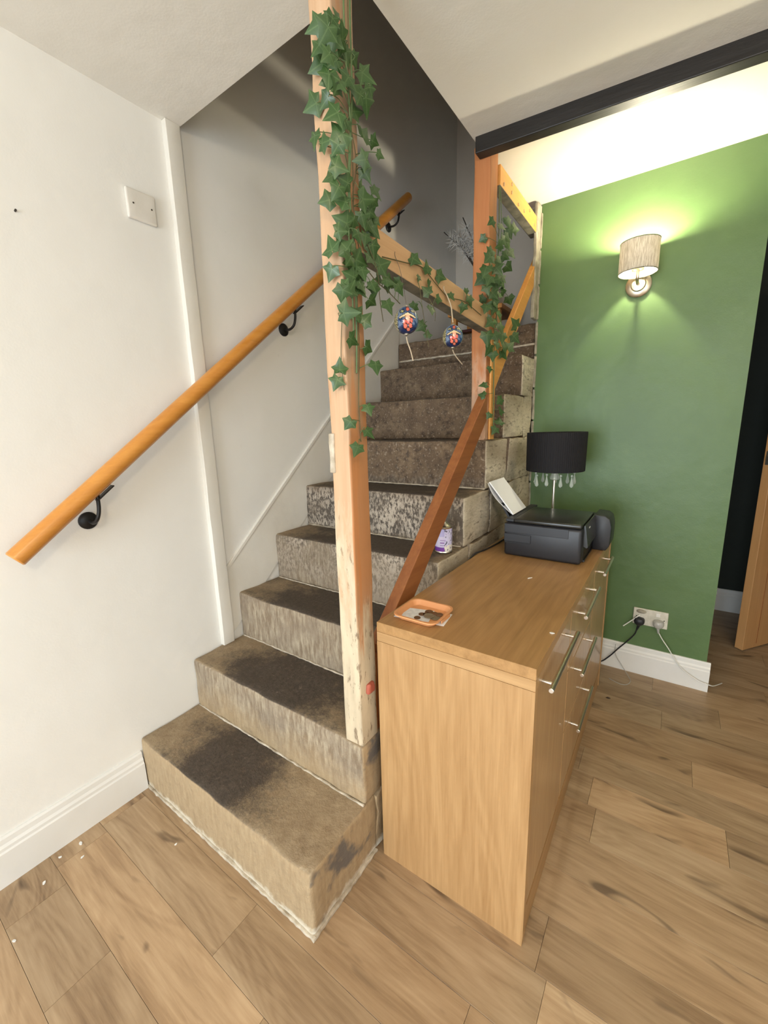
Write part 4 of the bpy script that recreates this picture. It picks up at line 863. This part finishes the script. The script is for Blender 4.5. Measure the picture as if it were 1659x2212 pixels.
IVY_POST2 = [(0.874,1.056,1.99,0.036,1,-0.2),(0.824,1.099,1.96,0.034,0.2,-1),(0.865,1.351,2.068,0.048,1,-0.2),(0.883,1.205,2.039,0.048,1,-0.2),(0.865,1.274,2.032,0.05,1,-0.2),
 (0.874,1.22,1.991,0.043,1,-0.2),(0.882,1.135,1.999,0.037,1,-0.2),(0.867,1.261,1.981,0.048,1,-0.2),(0.879,1.261,1.947,0.044,1,-0.2),(0.884,1.119,1.928,0.041,1,-0.2),
 (0.877,1.044,1.887,0.047,1,-0.2),(0.881,1.019,1.859,0.047,1,-0.2),(0.866,1.229,1.928,0.044,1,-0.2),(0.873,1.144,1.884,0.046,1,-0.2),(0.872,1.011,1.82,0.043,0.6,-0.8),
 (0.882,1.107,1.845,0.047,1,-0.2),(0.87,1.26,1.895,0.049,1,-0.2),(0.82,1.098,1.82,0.05,0.2,-1),(0.885,1.016,1.786,0.043,1,-0.2),(0.882,1.11,1.812,0.045,1,-0.2),
 (0.884,1.152,1.827,0.039,1,-0.2),(0.874,1.196,1.817,0.036,1,-0.2),(0.877,1.016,1.757,0.04,0.6,-0.8),(0.879,1.082,1.754,0.049,1,-0.2),(0.874,1.161,1.77,0.035,1,-0.2),
 (0.87,1.213,1.796,0.036,1,-0.2),(0.872,1.283,1.778,0.046,1,-0.2),(0.823,1.104,1.75,0.043,0.2,-1),(0.872,1.095,1.718,0.053,1,-0.2),(0.805,1.089,1.715,0.047,0.2,-1),
 (0.834,1.089,1.684,0.05,0.2,-1),(0.777,1.095,1.726,0.043,0.2,-1),(0.874,1.166,1.697,0.052,1,-0.2),(0.871,1.072,1.653,0.049,1,-0.2),(0.866,1.205,1.66,0.057,1,-0.2),
 (0.87,1.13,1.669,0.039,1,-0.2),(0.88,1.347,1.695,0.054,1,-0.2),(0.883,1.012,1.591,0.048,0.6,-0.8),(0.872,1.129,1.612,0.047,1,-0.2),(0.881,1.183,1.619,0.044,1,-0.2),
 (0.88,1.348,1.639,0.056,1,-0.2),(0.879,1.049,1.554,0.053,1,-0.2),(0.878,1.092,1.536,0.039,1,-0.2),(0.88,1.222,1.586,0.049,1,-0.2),(0.872,1.231,1.561,0.054,1,-0.2),
 (0.879,1.283,1.596,0.047,1,-0.2),(0.87,1.082,1.486,0.029,1,-0.2),(0.877,1.009,1.422,0.034,0.6,-0.8),(0.837,1.093,1.391,0.032,0.2,-1),(0.879,1.061,1.308,0.032,1,-0.2),
 (0.87,1.156,1.251,0.042,1,-0.2),(0.884,1.168,1.368,0.045,1,-0.2),(0.878,1.207,1.328,0.046,1,-0.2),(0.876,1.192,1.286,0.042,1,-0.2),(0.864,1.144,1.803,0.047,1,-0.2),
 (0.875,1.061,1.852,0.044,1,-0.2),(0.869,1.199,1.974,0.039,1,-0.2),(0.878,1.101,1.735,0.046,1,-0.2),(0.877,1.012,1.692,0.044,0.6,-0.8),(0.881,1.131,1.58,0.039,1,-0.2)]
PLUMES = [(0.059, 2.3, 2.574, 0), (0.156, 2.32, 2.546, 1), (0.225, 2.3, 2.563, 1), (0.268, 2.28, 2.486, 1), (0.192, 2.34, 2.459, 1), (0.198, 2.3, 2.626, 0), (0.115, 2.3, 2.522, 1)]

T_ = lambda p, r=0.0016, m=None: (p, r, m or m_vine)
garland('thick ivy garland winding down the pale front post', (0.866, 0.21, 2.2), IVY_POST, [
    T_([(0.862, 0.285, 2.26), (0.866, 0.268, 2.10), (0.868, 0.262, 1.95), (0.862, 0.250, 1.80), (0.864, 0.256, 1.62), (0.858, 0.262, 1.50), (0.856, 0.258, 1.40)], 0.0022, m_vineg),
    T_([(0.860, 0.262, 2.24), (0.872, 0.240, 2.05), (0.866, 0.256, 1.88), (0.870, 0.232, 1.72), (0.862, 0.246, 1.58), (0.866, 0.240, 1.46)], 0.0018, m_vineg),
    T_([(0.862, 0.272, 2.24), (0.862, 0.262, 1.98), (0.858, 0.270, 1.86), (0.860, 0.263, 1.70), (0.856, 0.272, 1.48), (0.856, 0.262, 1.34), (0.854, 0.268, 1.24)], 0.0011),
    T_([(0.861, 0.255, 1.92), (0.864, 0.275, 1.84), (0.860, 0.262, 1.76), (0.863, 0.280, 1.66), (0.868, 0.320, 1.62), (0.874, 0.375, 1.60), (0.872, 0.43, 1.585)], 0.0011),
    T_([(0.866, 0.29, 1.70), (0.872, 0.33, 1.64), (0.868, 0.345, 1.58), (0.866, 0.36, 1.53)], 0.001),
    T_([(0.850, 0.226, 1.55), (0.842, 0.221, 1.44), (0.846, 0.222, 1.36)], 0.001)], 21)
garland('sparse ivy garland draped along the guard rail with the eggs', (0.853, 0.6, 1.7), IVY_RAIL, [
    T_([(0.854, 0.38, 1.685), (0.856, 0.48, 1.700), (0.854, 0.58, 1.715), (0.857, 0.66, 1.690), (0.854, 0.75, 1.675), (0.857, 0.86, 1.685), (0.855, 1.02, 1.672)], 0.0014),
    T_([(0.856, 0.56, 1.66), (0.868, 0.555, 1.60), (0.866, 0.58, 1.54), (0.868, 0.59, 1.50)], 0.0008),
    T_([(0.856, 0.60, 1.65), (0.870, 0.625, 1.61), (0.868, 0.63, 1.58)], 0.0008)], 5, 0.07)
garland('ivy garland hanging down the far orange post', (0.863, 1.15, 1.95), IVY_POST2, [
    T_([(0.852, 1.185, 2.16), (0.858, 1.175, 2.03), (0.862, 1.160, 1.90), (0.864, 1.165, 1.76), (0.860, 1.150, 1.62), (0.858, 1.160, 1.50), (0.856, 1.165, 1.40), (0.857, 1.175, 1.25)], 0.0018, m_vineg),
    T_([(0.853, 1.192, 2.16), (0.864, 1.185, 2.00), (0.860, 1.150, 1.86), (0.868, 1.140, 1.74), (0.866, 1.170, 1.60), (0.862, 1.22, 1.56)], 0.0014, m_vineg),
    T_([(0.853, 1.178, 2.16), (0.860, 1.168, 1.98), (0.858, 1.178, 1.84), (0.862, 1.15, 1.70)], 0.0012),
    T_([(0.845, 1.105, 1.80), (0.850, 1.098, 1.70), (0.842, 1.104, 1.60)], 0.0012)], 8, 0.12, 0.7)

# ================================================================== landing: pine stand, vase, dried stems
zl = hs[9] + 0.005
sd_ = thing('pine_stand', 'small orange pine stand at the top of the stairs', 'table', (0.34, 2.30, zl))
for (x, y) in ((0.20, 2.18), (0.20, 2.44), (0.50, 2.18), (0.50, 2.44)): obj('leg', bx(x - 0.018, x + 0.018, y - 0.018, y + 0.018, zl, zl + 0.195, 0.003), m_table, sd_)
obj('table_top', bx(0.165, 0.535, 2.145, 2.475, zl + 0.195, zl + 0.222, 0.004), m_table, sd_)
obj('shelf', bx(0.219, 0.481, 2.199, 2.421, zl + 0.095, zl + 0.113, 0.002), m_vase, sd_)
vs2 = thing('vase', 'dark glazed vase of pale dried plumes on the pine stand', 'vase', (0.36, 2.30, zl + 0.2225))
bm = NB(); lathe(bm, [(0, 0), (0.045, 0), (0.06, 0.03), (0.065, 0.07), (0.05, 0.12), (0.028, 0.16), (0.035, 0.18), (0.030, 0.18), (0.022, 0.155), (0, 0.15)], (0.36, 2.30, zl + 0.2225), 32); obj('body', bm, m_vase, vs2, smooth=True)
pr2 = random.Random(3)
for (tx, ty2, tz, plume) in PLUMES:
    b0 = Vector((0.36, 2.30, zl + 0.39)); tp = Vector((tx, ty2, tz))
    st_ = obj('dried_stem', tb(spline([b0, b0.lerp(tp, 0.5) + Vector((0, 0, 0.04)), tp], 6), 0.0035, 6), m_twig, vs2, smooth=True)
    if plume:
        bm = NB()
        for k in range(170):
            f = pr2.uniform(0.45, 1.02); q = b0.lerp(tp, f) + Vector((0, 0, 0.04 * (1 - abs(f - 0.5) * 2)))
            dv = Vector((pr2.gauss(0, 1), pr2.gauss(0, 1), pr2.gauss(0.3, 0.8))).normalized() * pr2.uniform(0.03, 0.075) * (1.25 - abs(f - 0.72))
            sd2 = dv.cross(Vector((0.3, 0.8, 0.5))).normalized() * 0.0035
            bm.faces.new([bm.verts.new(q - sd2), bm.verts.new(q + dv), bm.verts.new(q + sd2)])
        o = obj('plume', bm, m_plume, st_); o['kind'] = 'stuff'

# ================================================================== small litter
def flake(name, p, sz, m, label, cat, group=None, seed=0, rot=0.0, long=1.0):
    r_ = random.Random(seed); n = 7; bm = NB()
    lo__ = [bm.verts.new((p[0] + sz * long * math.cos(2 * PI * k / n) * r_.uniform(0.6, 1.1), p[1] + sz * math.sin(2 * PI * k / n) * r_.uniform(0.6, 1.1), p[2] + 0.0002)) for k in range(n)]
    up = [bm.verts.new(v_.co + Vector((0, 0, 0.0012 + r_.uniform(0, 0.001)))) for v_ in lo__]
    bm.faces.new(lo__[::-1]); bm.faces.new(up)
    for k in range(n): bm.faces.new((lo__[k], lo__[(k + 1) % n], up[(k + 1) % n], up[k]))
    o = obj(name, bm, m, org=p); o.rotation_euler.z = rot; return tag(o, label, cat, group)
for i, (x, y, s_, lb) in enumerate(((0.053, -0.231, 0.005, 'larger white paint flake on the floor by the left skirting board'), (0.050, -0.285, 0.004, 'small white paint flake against the skirting, second from the stairs'),
        (0.108, -0.246, 0.0035, 'tiny white paint flake just out from the larger flake by the skirting'), (0.10, -0.34, 0.005, 'white paint flake on the floor at the left edge of the photo'),
        (0.207, -0.434, 0.004, 'white paint flake lying furthest out from the left skirting board'), (0.312, -0.063, 0.003, 'lone white paint flake close to the front of the bottom step'))):
    flake('paint_flake', (x, y, 0), s_, m_flake, lb, 'flake', 'paint flakes on the floor', i, i * 0.9, 1.6)
flake('dark_crumb', (1.345, 1.452, 0), 0.006, m_dirt, 'dark crumb on the floor beside the sideboard', 'crumb', None, 40, 0.2, 2.0)
flake('white_sliver', (1.132, 0.808, ZT), 0.0025, m_flake, 'white sliver lying on the sideboard top in front of the printer', 'sliver', None, 41, 1.0, 5.0)
flake('white_chip', (1.284, 0.455, ZT), 0.0045, m_flake, 'white chip at the front edge of the sideboard top', 'chip', None, 42, 0.3, 1.4)
